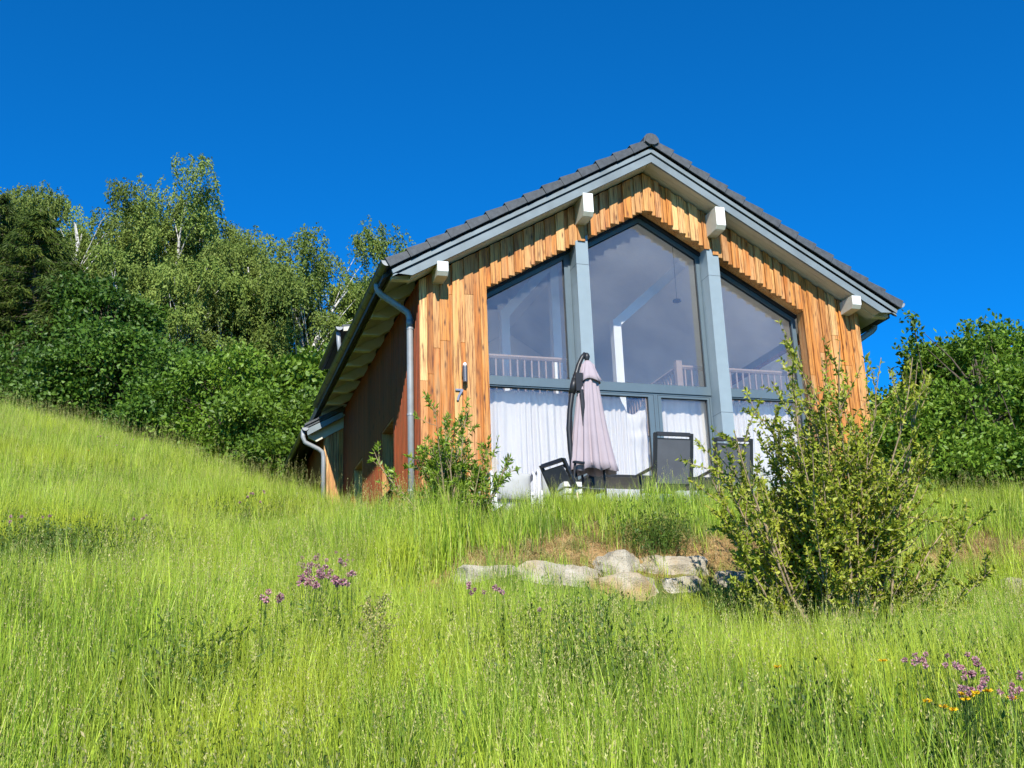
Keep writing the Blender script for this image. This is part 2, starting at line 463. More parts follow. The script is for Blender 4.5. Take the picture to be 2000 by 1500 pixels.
while x < A:
    wd = random.choice([.07, .08, .09, .10, .12])
    x1 = min(x + wd, A + .012)
    if x < 0 < x1: x1 = .0 if -x > .04 else x1
    if A + .012 - x1 < .05: x1 = A + .012
    proud = k % 2
    y = -.030 * proud - random.uniform(0, .008)
    xc = (x + x1) / 2
    if proud: xa, xb = x - .010, x1 + .010
    else: xa, xb = x + .006, x1 - .006
    t1, t2 = zs(xa) - .01, zs(xb) - .01
    if abs(xc) > WO:
        if xa < -WO < xb: xb = -WO
        if xa < WO < xb: xa = WO
        cuts = [.35]
        zz = random.uniform(1.0, 2.9)
        while zz < min(t1, t2) - .35:
            if random.random() < .75: cuts.append(zz)
            zz += random.uniform(.9, 2.2)
        cuts.append(None)
        for a, b in zip(cuts[:-1], cuts[1:]):
            yy = y - random.uniform(0, .003)
            plank(xa, xb, a, (t1 if b is None else b - .0025), (t2 if b is None else b - .0025), yy, front_wall, M_LARCH)
    else:
        zb = zo(xc) - .022 + random.uniform(-.010, .008) - .006 * proud
        plank(xa, xb, zb, t1, t2, y, front_wall, M_LARCH)
    x = x1; k += 1
# reveals of the opening, lined with boards
for s in (-1, 1):
    rv = MB().prism([(s * WO, zo(WO)), (0, ZOA), (0, ZOA + .028), (s * (WO + .025), zo(WO) + .028)], 'y', .004, .20)
    o = H(rv.build("reveal_board", M_LARCH))
    jb = MB().box(min(s * WO, s * (WO + .026)), max(s * WO, s * (WO + .026)), .004, .20, .35, zo(WO) - .002)
    H(jb.build("reveal_board", M_LARCH))
# left side wall: narrow vertical battens, two recessed windows
SW = MB()
wins = [(1.95, 3.0, 1.72, 2.88), (4.92, 5.85, 1.72, 2.90)]
ZT = zs(A) - .02
def sidepiece(y0, y1, z0, z1): SW.box(-A + .03, -A + .28, y0, y1, z0, z1)
sidepiece(.262, 1.95, .2, ZT); sidepiece(1.95, 3.0, .2, 1.72); sidepiece(1.95, 3.0, 2.88, ZT); sidepiece(3.0, 4.92, .2, ZT)
sidepiece(4.92, 5.85, .2, 1.72); sidepiece(4.92, 5.85, 2.90, ZT); sidepiece(5.85, LEN, .2, ZT)
side_wall = H(SW.build("side_wall", M_LARCH_SHADE))
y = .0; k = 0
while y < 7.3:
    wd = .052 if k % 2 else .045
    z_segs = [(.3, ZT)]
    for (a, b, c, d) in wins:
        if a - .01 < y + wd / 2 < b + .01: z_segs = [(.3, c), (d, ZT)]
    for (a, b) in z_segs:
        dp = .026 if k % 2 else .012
        o = MB().box(-A - dp + .012, -A + .032, y + .002, y + wd - .002, a, b).build("plank", M_LARCH_SHADE)
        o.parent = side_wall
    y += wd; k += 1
for (a, b, c, d) in wins:
    fr = MB()
    xw = -A + .20
    fr.box(xw, xw + .06, a, a + .06, c, d).box(xw, xw + .06, b - .06, b, c, d).box(xw, xw + .06, a + .06, b - .06, d - .06, d).box(xw, xw + .06, a + .06, b - .06, c, c + .06)
    wf = H(fr.build("side_window", M_ALU))
    part_sub = lambda o, par: setattr(o, 'parent', par)
    part_sub(MB().box(xw + .02, xw + .035, a + .06, b - .06, c + .06, d - .06).build("pane", M_GLASS), wf)
    part_sub(MB().box(-A - .05, xw - .002, a + .03, b - .03, c - .004, c + .022).build("sill", M_BLACK), wf)
    part_sub(MB().box(-A + .0, xw - .002, b - .03, b - .004, c + .03, d - .03).build("reveal_board", M_LARCH), wf)
    part_sub(MB().box(-A + .0, xw - .002, a + .004, a + .03, c + .03, d - .03).build("reveal_board", M_LARCH), wf)
    part_sub(MB().box(-A + .0, xw - .002, a + .004, b - .004, d - .028, d - .002).build("reveal_board", M_LARCH), wf)
# right and rear walls
H(MB().box(A - .28, A - .02, .262, LEN, .2, ZT).build("side_wall", M_LARCH_SHADE))
H(MB().prism([(-A + .28, .2), (A - .28, .2), (A - .28, ZT - .1), (0, ZSA - .1), (-A + .28, ZT - .1)], 'y', LEN - .2, LEN).build("rear_wall", M_LARCH_SHADE))
# roof: deck, tile courses, ridge caps
ET, EB = 4.0928, 3.8346
def rz(x, d): return ZF + d - abs(x) * TP         # height above the verge board's lower line
rf = MB()
for s in (-1, 1):
    rf.prism([(0, ZF + .222), (s * 4.12, rz(4.12, .222)), (s * 4.12, rz(4.12, .25)), (0, ZF + .25)], 'y', -OV + .05, LEN + .3)
roof = H(rf.build("roof", M_BLACK))
def sub(o, par):
    o.parent = par; return o
NT = 14
gauge = 4.15 / NT
# one verge tile: a flat slab with a downturned lip, thicker at its lower end (local x runs down the slope)
def tile_mesh():
    m = MB(); L = gauge * 1.10; ca = math.cos(math.atan(TP)); Ls = L / ca
    def sec(xx, top, lip):   # cross-section points in (y,z)
        return [(xx, -.028, top - lip), (xx, -.028, top), (xx, .30, top), (xx, .30, top - .022), (xx, -.004, top - .022), (xx, -.004, top - lip)]
    a = sec(0, .012, .100); b = [(p[0], p[1] - (.016 if p[1] < 0 else 0), p[2]) for p in sec(Ls, .052, .148)]
    vs = a + b; n = 6
    fs = [(5, 4, 3, 2, 1, 0)[::-1], tuple(range(11, 5, -1))] + [(i, (i + 1) % n, (i + 1) % n + n, i + n) for i in range(n)]
    m.add(vs, fs); return m
tm = tile_mesh()
tile0 = tm.build("tile", M_TILE); bv = tile0.modifiers.new("edge", 'BEVEL'); bv.width = .006; bv.segments = 2
TILT = math.atan(TP)
first = True
for s in (-1, 1):
    for i in range(NT):
        if first: o = tile0; first = False
        else: o = tile0.copy(); col.objects.link(o)
        xs = .03 + i * gauge
        # local x -> downslope
        ex = Vector((s * math.cos(TILT), 0, -math.sin(TILT))); ey = Vector((0, 1, 0)); ez = Vector((s * math.sin(TILT), 0, math.cos(TILT)))
        R3 = Matrix((ex, ey, ez)).transposed().to_4x4()
        jit = random.uniform(-.003, .003)
        o.matrix_world = Matrix.Translation((s * xs, -OV - .03 + random.uniform(-.004, .004), rz(xs, .375) + jit)) @ R3
        o.parent = roof
# courses behind the verge, stepped, one joined field (edge-on from below)
tf = MB()
for s in (-1, 1):
    for i in range(NT):
        xa, xb = .03 + i * gauge, .03 + (i + 1) * gauge + .02
        tf.prism([(s * xa, rz(xa, .245)), (s * xb, rz(xb, .245)), (s * xb, rz(xb, .405)), (s * xa, rz(xa, .378))], 'y', -OV + .285, LEN + .3)
fo = sub(tf.build("tile_field", M_TILE), roof); fo["kind"] = "stuff"
rc = [(-.135, .31), (-.122, .40), (-.078, .455), (-.025, .475), (.025, .475), (.078, .455), (.122, .40), (.135, .31)]
for i in range(int(LEN / .4) + 1):
    y0 = -OV - .07 + i * .4
    sub(MB().prism([(x_, ZF + z_ - .02 + (.006 if i else .012)) for x_, z_ in rc], 'y', y0, y0 + .43 if i else y0 + .42).build("ridge_cap", M_TILE), roof)
sub(MB().prism([(-.115, ZF + .31), (-.085, ZF + .40), (-.02, ZF + .435), (.04, ZF + .43), (.095, ZF + .37), (.11, ZF + .31), (.04, ZF + .265), (-.055, ZF + .265)], 'y', -OV - .10, -OV - .068).build("ridge_end_plate", M_TILE), roof)
# verge boards (lower wide one, upper narrow one a little proud), chamfered ends
for s in (-1, 1):
    H(MB().prism([(0, ZF), (s * EB, rz(EB, 0)), (s * ET, rz(EB, 0) + .012), (s * (ET + .03), rz(ET + .03, .125)), (0, ZF + .13)], 'y', -OV - .006, -OV + .035).build("verge_board", M_GREYWOOD))
    H(MB().prism([(0, ZF + .162), (s * (ET + .02), rz(ET + .02, .162)), (s * (ET + .04), rz(ET + .04, .232)), (0, ZF + .232)], 'y', -OV - .022, -OV + .012).build("verge_board", M_GREYWOOD))
    H(MB().prism([(0, ZF + .125), (s * ET, rz(ET, .125)), (s * ET, rz(ET, .17)), (0, ZF + .17)], 'y', -OV + .012, -OV + .05).build("verge_gap_shade", M_GASKET_SHADE))  # black strip painting the shadow gap between the two verge boards
    # soffit boards under the overhang, running up the slope
    for j in range(3):
        ya = -OV + .036 + j * .118
        H(MB().prism([(s * .0, ZF + .012), (s * EB, rz(EB, .012)), (s * EB, rz(EB, .034)), (s * .0, ZF + .034)], 'y', ya, ya + .115).build("soffit_board", M_CREAM))
    # eave soffit deck over the rafter tails
    H(MB().prism([(s * (A - .1), rz(A - .1, .196)), (s * 4.08, rz(4.08, .196)), (s * 4.08, rz(4.08, .22)), (s * (A - .1), rz(A - .1, .22))], 'y', -OV + .05, LEN).build("eave_boarding", M_CREAM))
    for j in range(14):
        yr = -OV + .12 + .83 * j
        if yr < 0: yr = -.18
        H(MB().prism([(s * (A - .06), rz(A - .06, .0)), (s * EB, rz(EB, 0)), (s * ET, rz(EB, 0)), (s * ET, rz(ET, .194)), (s * (A - .06), rz(A - .06, .194))], 'y', yr, yr + .11).build("rafter_tail", M_CREAM))
    # purlin ends
    for px, zt, hh in ((3.3912, 4.5565, .1537), (1.1084, 5.876, .3145)):
        q = .3881; ww = .081
        pu = MB().prism([(-q, zt), (-q, zt - hh), (-q + .045, zt - hh - .055), (.30, zt - hh - .055), (.30, zt + .0), (-OV + .05, zt + .0)], 'x', s * px - ww, s * px + ww)
        o = H(pu.build("purlin", M_CREAM)); bv = o.modifiers.new("edge", 'BEVEL'); bv.width = .004
        sub(MB().box(s * px - ww + .004, s * px + ww - .004, -q - .004, -q - .0005, zt - hh + .004, zt - .004).build("end_face", M_WHITE), o)  # thin white plate: sunlight on the cream purlin's front put into the colour
# gutters and downpipes
GZ0 = 4.4857
for s in (-1, 1):
    gxx = s * 4.205; R_ = .075; y0, y1 = -OV - .03, 7.15
    n = 10; ring = [(gxx + R_ * math.cos(math.pi + math.pi * k_ / n), GZ0 + R_ * math.sin(math.pi + math.pi * k_ / n)) for k_ in range(n + 1)]
    inner = [(gxx + (R_ - .006) * math.cos(math.pi + math.pi * k_ / n), GZ0 + (R_ - .006) * math.sin(math.pi + math.pi * k_ / n)) for k_ in range(n, -1, -1)]
    gut = H(MB().prism(ring + inner, 'y', y0, y1).build("gutter", M_ZINC_SHADE))
    sub(MB().prism(ring, 'y', y0 - .006, y0 - .001).build("end_face", M_ZINC), gut)
    sub(MB().tube([(gxx - s * -.0 - .073 if s < 0 else gxx + .073, y0, GZ0 + .004), (gxx - .073 if s < 0 else gxx + .073, y1, GZ0 + .004)], .011, 6).build("rolled_lip", M_ZINC_SHADE), gut)
    for j in range(11):
        yy = .05 + j * .68
        rg = [(gxx + (R_ + .005) * math.cos(math.pi + math.pi * k_ / n), GZ0 + (R_ + .005) * math.sin(math.pi + math.pi * k_ / n)) for k_ in range(n + 1)]
        rin = [(gxx + (R_ + .001) * math.cos(math.pi + math.pi * k_ / n), GZ0 + (R_ + .001) * math.sin(math.pi + math.pi * k_ / n)) for k_ in range(n, -1, -1)]
        sub(MB().prism(rg + rin, 'y', yy, yy + .022).build("gutter_bracket", M_ZINC_SHADE), gut)
    xp = s * 3.725; yp = .35
    pth = [(gxx, yp, GZ0 - .03), (gxx, yp, GZ0 - .11), (gxx - s * .015, yp, GZ0 - .17), (gxx - s * .07, yp, GZ0 - .225), (xp + s * .10, yp, 4.06), (xp + s * .03, yp, 4.015), (xp, yp, 3.94), (xp, yp, 3.0), (xp, yp, .45)]
    if s < 0: dp = H(MB().tube(pth, .048, 14).build("downpipe", M_ZINC, smooth=True))
    else: dp = H(MB().tube(pth, .048, 14).build("downpipe", M_ZINC, smooth=True))
    for zc in (3.75, 2.45, 1.35):
        sub(MB().tube([(xp, yp, zc), (xp, yp, zc + .03)], .054, 14).box(min(xp, xp - s * .07), max(xp, xp - s * .07), yp - .006, yp + .006, zc + .009, zc + .021).build("pipe_clip", M_ZINC), dp)
    sub(MB().tube([(xp, yp, 3.90), (xp, yp, 3.80)], .052, 14).build("pipe_socket", M_ZINC, smooth=True), dp)
# dormer on the left slope
dm = H(MB().box(-3.72, -1.6, 5.2, 7.35, 4.55, 5.34).build("dormer", M_LARCH_SHADE))
for j in range(22):
    sub(MB().box(-3.72 + .09 * j + .002, -3.72 + .09 * j + .088, 5.165 - .012 * (j % 2), 5.198, 4.6, 5.34).build("plank", M_LARCH), dm)
sub(MB().prism([(-4.02, 5.36), (-1.3, 5.75), (-1.3, 5.85), (-4.02, 5.46)], 'y', 5.02, 7.52).build("dormer_roof", M_TILE), dm)
sub(MB().prism([(-4.0, 5.33), (-1.3, 5.72), (-1.3, 5.80), (-4.0, 5.41)], 'y', 4.985, 5.018).build("dormer_verge", M_CREAM), dm)
n = 8; ring = [(-4.08 + .065 * math.cos(math.pi + math.pi * k_ / n), 5.40 + .065 * math.sin(math.pi + math.pi * k_ / n)) for k_ in range(n + 1)]
sub(MB().prism(ring, 'y', 4.99, 7.5).build("dormer_gutter", M_ZINC_SHADE), dm)
sub(MB().prism(ring, 'y', 4.975, 4.988).build("end_face", M_ZINC), dm)
sub(MB().tube([(-4.08, 5.12, 5.36), (-4.07, 5.12, 5.15), (-4.02, 5.12, 4.72)], .042, 10).build("dormer_downpipe", M_ZINC, smooth=True), dm)
# rear wing, a little wider, with its own lower eave
wing = H(MB().box(-4.02, -3.40, 7.22, LEN, .4, 4.02).build("rear_wing", M_LARCH_SHADE))
for j in range(4):
    sub(MB().box(-4.045 + .098 * j + .002, -4.045 + .098 * j + .096, 7.185 - .012 * (j % 2), 7.215, 1.6, 4.1 + .06 * j).build("plank", M_LARCH), wing)
sub(MB().prism([(-4.46, 3.93), (-3.66, 4.36), (-3.66, 4.42), (-4.46, 3.99)], 'y', 6.95, LEN).build("wing_roof", M_TILE), wing)
for j in range(3):
    xa = -4.46 + j * .25
    sub(MB().prism([(xa, 3.985 + j * .135), (xa + .26, 4.125 + j * .135), (xa + .26, 4.16 + j * .135), (xa, 4.03 + j * .135)], 'y', 6.92, 7.3).build("tile", M_TILE), wing)
sub(MB().prism([(-4.40, 3.80), (-3.70, 4.21), (-3.70, 4.32), (-4.42, 3.93)], 'y', 6.955, 6.985).build("verge_board", M_GREYWOOD), wing)
sub(MB().prism([(-4.38, 3.86), (-3.66, 4.25), (-3.66, 4.28), (-4.38, 3.89)], 'y', 6.99, 7.18).build("soffit", M_CREAM), wing)
sub(MB().prism([(-4.36, 3.80), (-4.2, 3.72), (-3.66, 4.03), (-3.66, 4.24), (-4.36, 3.86)], 'y', 7.13, 7.18).build("rafter_tail", M_CREAM), wing)
ring = [(-4.45 + .065 * math.cos(math.pi + math.pi * k_ / n), 3.95 + .065 * math.sin(math.pi + math.pi * k_ / n)) for k_ in range(n + 1)]
sub(MB().prism(ring, 'y', 6.95, LEN).build("wing_gutter", M_ZINC_SHADE), wing)
sub(MB().prism(ring, 'y', 6.935, 6.948).build("end_face", M_ZINC), wing)
sub(MB().tube([(-4.48, 7.05, 3.93), (-4.48, 7.05, 3.78), (-4.44, 7.05, 3.68), (-4.17, 7.05, 3.55), (-4.09, 7.05, 3.49), (-4.07, 7.05, 3.38), (-4.07, 7.05, 2.0)], .045, 12).build("wing_downpipe", M_ZINC, smooth=True), wing)

# ------------------------------------------------------------------ glazed gable: posts, frames, panes, doors
def frame_poly(outer, inner, y0, y1):             # a closed frame between two polygons of equal count
    m = MB(); n = len(outer)
    for i in range(n):
        j = (i + 1) % n
        m.add([(outer[i][0], y0, outer[i][1]), (outer[j][0], y0, outer[j][1]), (inner[j][0], y0, inner[j][1]), (inner[i][0], y0, inner[i][1]),
               (outer[i][0], y1, outer[i][1]), (outer[j][0], y1, outer[j][1]), (inner[j][0], y1, inner[j][1]), (inner[i][0], y1, inner[i][1])],
              [(0, 1, 2, 3), (7, 6, 5, 4), (0, 4, 5, 1), (3, 2, 6, 7)])
    return m
def pane(pts, parent, y=RF + .03):
    return sub(MB().prism(pts, 'y', y, y + .008).build("pane", M_GLASS), parent)
PX, PW = 1.1084, .2018
for s in (-1, 1):
    xo = s * PX
    po_ = H(MB().prism([(xo - PW / 2, .32), (xo + PW / 2, .32), (xo + PW / 2, zo(xo + PW / 2) + .02), (xo - PW / 2, zo(xo - PW / 2) + .02)], 'y', -.012, RF + .02).build("post", M_ALULIGHT))
    for zj in (2.62, 4.86):
        sub(MB().box(xo - PW / 2 - .001, xo + PW / 2 + .001, -.0135, RF - .01, zj, zj + .005).build("sheet_joint", M_GASKET_SHADE), po_)
ZB, ZBB = 3.095, 2.955                             # transom
bays = [(-WO + .002, -PX - PW / 2 - .002), (-PX + PW / 2 + .002, PX - PW / 2 - .002), (PX + PW / 2 + .002, WO - .002)]
FT = .075
for bi, (a, b) in enumerate(bays):
    fa, fb = a + (.075 if bi == 0 else .09), b - (.10 if bi == 0 else .062)
    if bi == 1: fa, fb = a + .085, b - .062
    if bi == 2: fa, fb = a + .12, b - .07
    if bi == 1:
        outer = [(a, ZB - .06), (b, ZB - .06), (b, zo(b) - .05), (0, ZOA - .05), (a, zo(a) - .05)]
        inner = [(fa, ZB), (fb, ZB), (fb, zo(fb) - .115), (0, ZOA - .115), (fa, zo(fa) - .115)]
    else:
        outer = [(a, ZB - .06), (b, ZB - .06), (b, zo(b) - .05), (a, zo(a) - .05)]
        inner = [(fa, ZB), (fb, ZB), (fb, zo(fb) - .115), (fa, zo(fa) - .115)]
    win = H(frame_poly(outer, inner, RF - .02, RF + .06).build("gable_window", M_ALU))
    pane(inner, win)
    cx_ = sum(p[0] for p in inner) / len(inner)
    # dark gasket round the glass
    gi = [(p[0] + (.012 if p[0] < cx_ else -.012), p[1] + (.012 if p[1] < ZB + .1 else -.014)) for p in inner]
    sub(frame_poly(inner, gi, RF + .012, RF + .029).build("gasket", M_GASKET_SHADE), win)
    # black strip under the boards, the head's shadow put into the colour
    if bi == 1: hd = [(a, zo(a) - .05), (0, ZOA - .05), (b, zo(b) - .05), (b, zo(b) + .0), (0, ZOA - .0), (a, zo(a) + .0)]
    else: hd = [(a, zo(a) - .05), (b, zo(b) - .05), (b, zo(b)), (a, zo(a))]
    if bi == 1:
        for q in ([hd[0], hd[1], hd[4], hd[5]], [hd[1], hd[2], hd[3], hd[4]]):
            sub(MB().prism(q, 'y', .205, RF + .05).build("head_shade_strip", M_GASKET_SHADE), win)
    else: sub(MB().prism(hd, 'y', .205, RF + .05).build("head_shade_strip", M_GASKET_SHADE), win)
    # transom
    tr_ = H(MB().box(a, b, RF - .035, RF + .06, ZBB, ZB - .062).box(a, b, RF - .028, RF + .06, ZB - .06, ZB - .002).build("transom", M_ALU))
    # lower part
    if bi == 1:
        for nm, (da, db), (pa, pb) in (("door", (a, .064), (a + .13, -.055)), ("door", (.066, b), (.155, b - .07))):
            outer = [(da, FLOOR + .02), (db, FLOOR + .02), (db, ZBB - .003), (da, ZBB - .003)]
            inner = [(pa, FLOOR + .14), (pb, FLOOR + .14), (pb, ZBB - .065), (pa, ZBB - .065)]
            dr = H(frame_poly(outer, inner, RF - .015, RF + .055).build("door", M_ALU))
            pane(inner, dr)
            gi = [(pa + .01, FLOOR + .15), (pb - .01, FLOOR + .15), (pb - .01, ZBB - .075), (pa + .01, ZBB - .075)]
            sub(frame_poly(inner, gi, RF + .012, RF + .029).build("gasket", M_GASKET_SHADE), dr)
            sh = [(da + .03, FLOOR + .05), (db - .03, FLOOR + .05), (db - .03, ZBB - .028), (da + .03, ZBB - .028)]
            si = [(p[0] + (.006 if p[0] < (da + db) / 2 else -.006), p[1] + (.006 if p[1] < 2 else -.006)) for p in sh]
            sub(frame_poly(sh, si, RF - .0165, RF - .012).build("sash_joint", M_GASKET_SHADE), dr)
        sub(MB().box(.09, .11, RF - .07, RF - .016, FLOOR + 1.0, FLOOR + 1.03).box(.09, .21, RF - .075, RF - .055, FLOOR + 1.0, FLOOR + 1.03).build("handle", M_STEEL), dr)
    else:
        outer = [(a, FLOOR + .02), (b, FLOOR + .02), (b, ZBB - .003), (a, ZBB - .003)]
        inner = [(fa - .01, FLOOR + .09), (fb + .01, FLOOR + .09), (fb + .01, ZBB - .02), (fa - .01, ZBB - .02)]
        lw = H(frame_poly(outer, inner, RF - .018, RF + .055).build("lower_window", M_ALU))
        pane(inner, lw)
        gi = [(p[0] + (.012 if p[0] < (a + b) / 2 else -.012), p[1] + (.012 if p[1] < 2 else -.012)) for p in inner]
        sub(frame_poly(inner, gi, RF + .012, RF + .029).build("gasket", M_GASKET_SHADE), lw)
# ------------------------------------------------------------------ inside
H(MB().box(-A + .29, A - .29, .27, LEN - .2, .45, FLOOR).build("floor", M_FLOORW))
for s in (-1, 1):
    H(MB().prism([(0, ZSA - .05), (s * (A - .28), zs(A - .28) - .05), (s * (A - .28), zs(A - .28) - .02), (0, ZSA - .02)], 'y', .27, LEN - .2).build("ceiling", M_INT))
    H(MB().box(min(s * (A - .30), s * (A - .285)), max(s * (A - .30), s * (A - .285)), .28, LEN - .2, FLOOR, 4.3).build("inner_wall", M_INT))
H(MB().prism([(-A + .3, FLOOR), (A - .3, FLOOR), (A - .3, 4.35), (0, ZSA - .06), (-A + .3, 4.35)], 'y', 7.6, 7.7).build("inner_wall", M_INT))
GY_ = .95
GF = float(onY(1020, 699, GY_)[2]) - .92
NW = float(onY(1322, 690, GY_)[0])
H(MB().box(-A + .3, -.72, GY_ - .05, 7.6, GF - .22, GF).box(-.72, NW, 3.6, 7.6, GF - .22, GF).box(NW, A - .3, GY_ - .05, 7.6, GF - .22, GF).build("gallery_floor", M_FLOORW))
def rail(x0, y0, x1, y1, z=GF, h=.92):
    L = math.hypot(x1 - x0, y1 - y0); nb = max(2, int(L / .115))
    dx, dy = (.0, .022) if abs(x1 - x0) > abs(y1 - y0) else (.022, 0)
    r = H(MB().tube([(x0, y0, z + h), (x1, y1, z + h)], .038, 6).tube([(x0, y0, z + .1), (x1, y1, z + .1)], .02, 6).build("railing", M_RAIL))
    for i in range(1, nb):
        t = i / nb
        bx, by = x0 + (x1 - x0) * t, y0 + (y1 - y0) * t
        sub(MB().box(bx - .012, bx + .012, by - .012, by + .012, z + .11, z + h - .03).build("baluster", M_RAIL), r)
    sub(MB().box(x0 - .05, x0 + .05, y0 - .05, y0 + .05, z, z + h + .10).build("newel", M_RAIL), r)
rail(-A + .35, GY_, -.75, GY_); rail(NW, GY_, 3.25, GY_); rail(NW, 3.6, NW, GY_ + .06); rail(-.7, 3.6, NW - .1, 3.6)
IY = 1.55
def ipx(u, v): q = onY(u, v, IY); return (float(q[0]), float(q[2]))
for (pb, pt, bt) in (((992, 742), (986, 606), (1085, 500)), ((1213, 748), (1205, 624), (1350, 498)), ((1092, 742), (1082, 505), None)):
    x0, _ = ipx(*pb); x1, z1 = ipx(*pt)
    xm = (x0 + x1) / 2
    H(MB().box(xm - .07, xm + .07, IY, IY + .15, FLOOR, z1 if bt else zs(xm) - .06).build("inner_post", M_INTW))
    if bt:
        xb, zb = ipx(*bt)
        H(MB().prism([(xm - .07, z1 - .02), (xm + .07, z1 - .09), (xb + .08, zb - .06), (xb - .02, zb + .06)], 'y', IY + .01, IY + .14).build("brace", M_INTW))
pl = thing("pendant_lamp", "small dark pendant lamp hanging behind the centre gable pane", "lamp", (1.02, 1.2, 4.85))
part(MB().tube([(1.02, 1.2, 4.85), (1.02, 1.2, 4.87), (1.02, 1.2, 4.90), (1.02, 1.2, 4.92)], [.02, .07, .07, .02], 12).build("lamp_shade", M_BLACK), pl)
part(MB().tube([(1.02, 1.2, 4.92), (1.02, 1.2, zs(1.02) - .05)], .004, 5).build("cord", M_BLACK), pl)

# curtains behind the lower panes
def curtain(x0, x1, label, z0=FLOOR + .06, z1=2.953, swag=False, yb=.50):
    nxp = int((x1 - x0) / .011); nz = 26
    xs = np.linspace(x0, x1, nxp); ph = np.cumsum(.011 * 2 * np.pi / (.085 + .05 * np.sin(xs * 5.1 + x0) ** 2)); amp = .020 + .012 * np.sin(xs * 7.3 + 1.7 * x0)
    V = []
    for j in range(nz + 1):
        t = j / nz; z = z1 - (z1 - z0) * t
        soft = .35 + .65 * min(1, t * 5)
        yy = yb + amp * np.sin(ph + .35 * np.sin(t * 4 + xs * 3)) * soft + .012 * np.sin(xs * 17 + t * 5)
        zz = np.full(nxp, z)
        xx = xs.copy()
        if t < .02: zz = zz + .012 * np.sin(xs * 23)
        if swag:
            k = np.clip((xs - (x1 - .42)) / .42, 0, 1)
            zz = zz - .30 * np.exp(-((t - .02) / .22) ** 2) * np.sin(np.pi * np.clip(k, 0, 1)) ** 1 * (1 - .2 * t)
            yy = yy - .04 * k * np.exp(-((t - .2) / .15) ** 2) * (1 + .8 * np.sin((t * 30) - 8 * (k - .5) ** 2))
        V.append(np.stack([xx, yy, zz], 1))
    V = np.concatenate(V)
    I = (np.arange(nz)[:, None] * nxp + np.arange(nxp - 1)[None]).ravel()
    o = np_mesh("curtain", V, np.stack([I, I + 1, I + nxp + 1, I + nxp], 1), M_CURTAIN)
    o.data.shade_smooth(); sol = o.modifiers.new("cloth", 'SOLIDIFY'); sol.thickness = .002
    return tag(o, label, "curtain", "white curtains behind the lower panes")
curtain(-2.58, -1.26, "pleated white curtain in the left pane beside the wooden wall boards")
curtain(-.98, -.02, "white curtain with a sagging top corner, behind the closed parasol", swag=True)
curtain(.10, 1.02, "white curtain in the door sash behind the black chair back")
curtain(1.30, 2.60, "white curtain in the right pane, partly hidden by the big shrub")

# wall lamp and house number on the boards
lp = onY(908, 730, -.09)
wl = thing("wall_lamp", "stainless cylinder wall lamp on the boards left of the glazing", "lamp", (lp[0], -.06, lp[2]))
part(MB().tube([(lp[0], -.10, lp[2] - .13), (lp[0], -.10, lp[2] - .12), (lp[0], -.10, lp[2] + .10), (lp[0], -.10, lp[2] + .11)], [.030, .036, .036, .033], 16).build("lamp_body", M_STEEL, smooth=False), wl)
part(MB().tube([(lp[0], -.10, lp[2] + .112), (lp[0], -.10, lp[2] + .14), (lp[0], -.10, lp[2] + .165)], [.026, .028, .012], 12).build("lamp_glass", M_WHITE, smooth=True), wl)
part(MB().box(lp[0] - .03, lp[0] + .03, -.066, -.028, lp[2] - .03, lp[2] + .05).build("wall_bracket", M_STEEL), wl)
n0 = onY(897, 771, -.05)
hn = MB().prism([(n0[0] - .055, n0[2] + .085), (n0[0] + .055, n0[2] + .085), (n0[0] + .055, n0[2] + .060), (n0[0] + .005, n0[2] - .02), (n0[0] - .012, n0[2] - .085), (n0[0] - .040, n0[2] - .085),
                 (n0[0] - .022, n0[2] - .015), (n0[0] + .02, n0[2] + .058), (n0[0] - .055, n0[2] + .058)], 'y', -.062, -.040).box(n0[0] + .0, n0[0] + .012, -.042, -.026, n0[2] + .065, n0[2] + .077).build("house_number", M_NUM)
tag(hn, "grey metal house number 7 on the boards below the wall lamp", "house number")

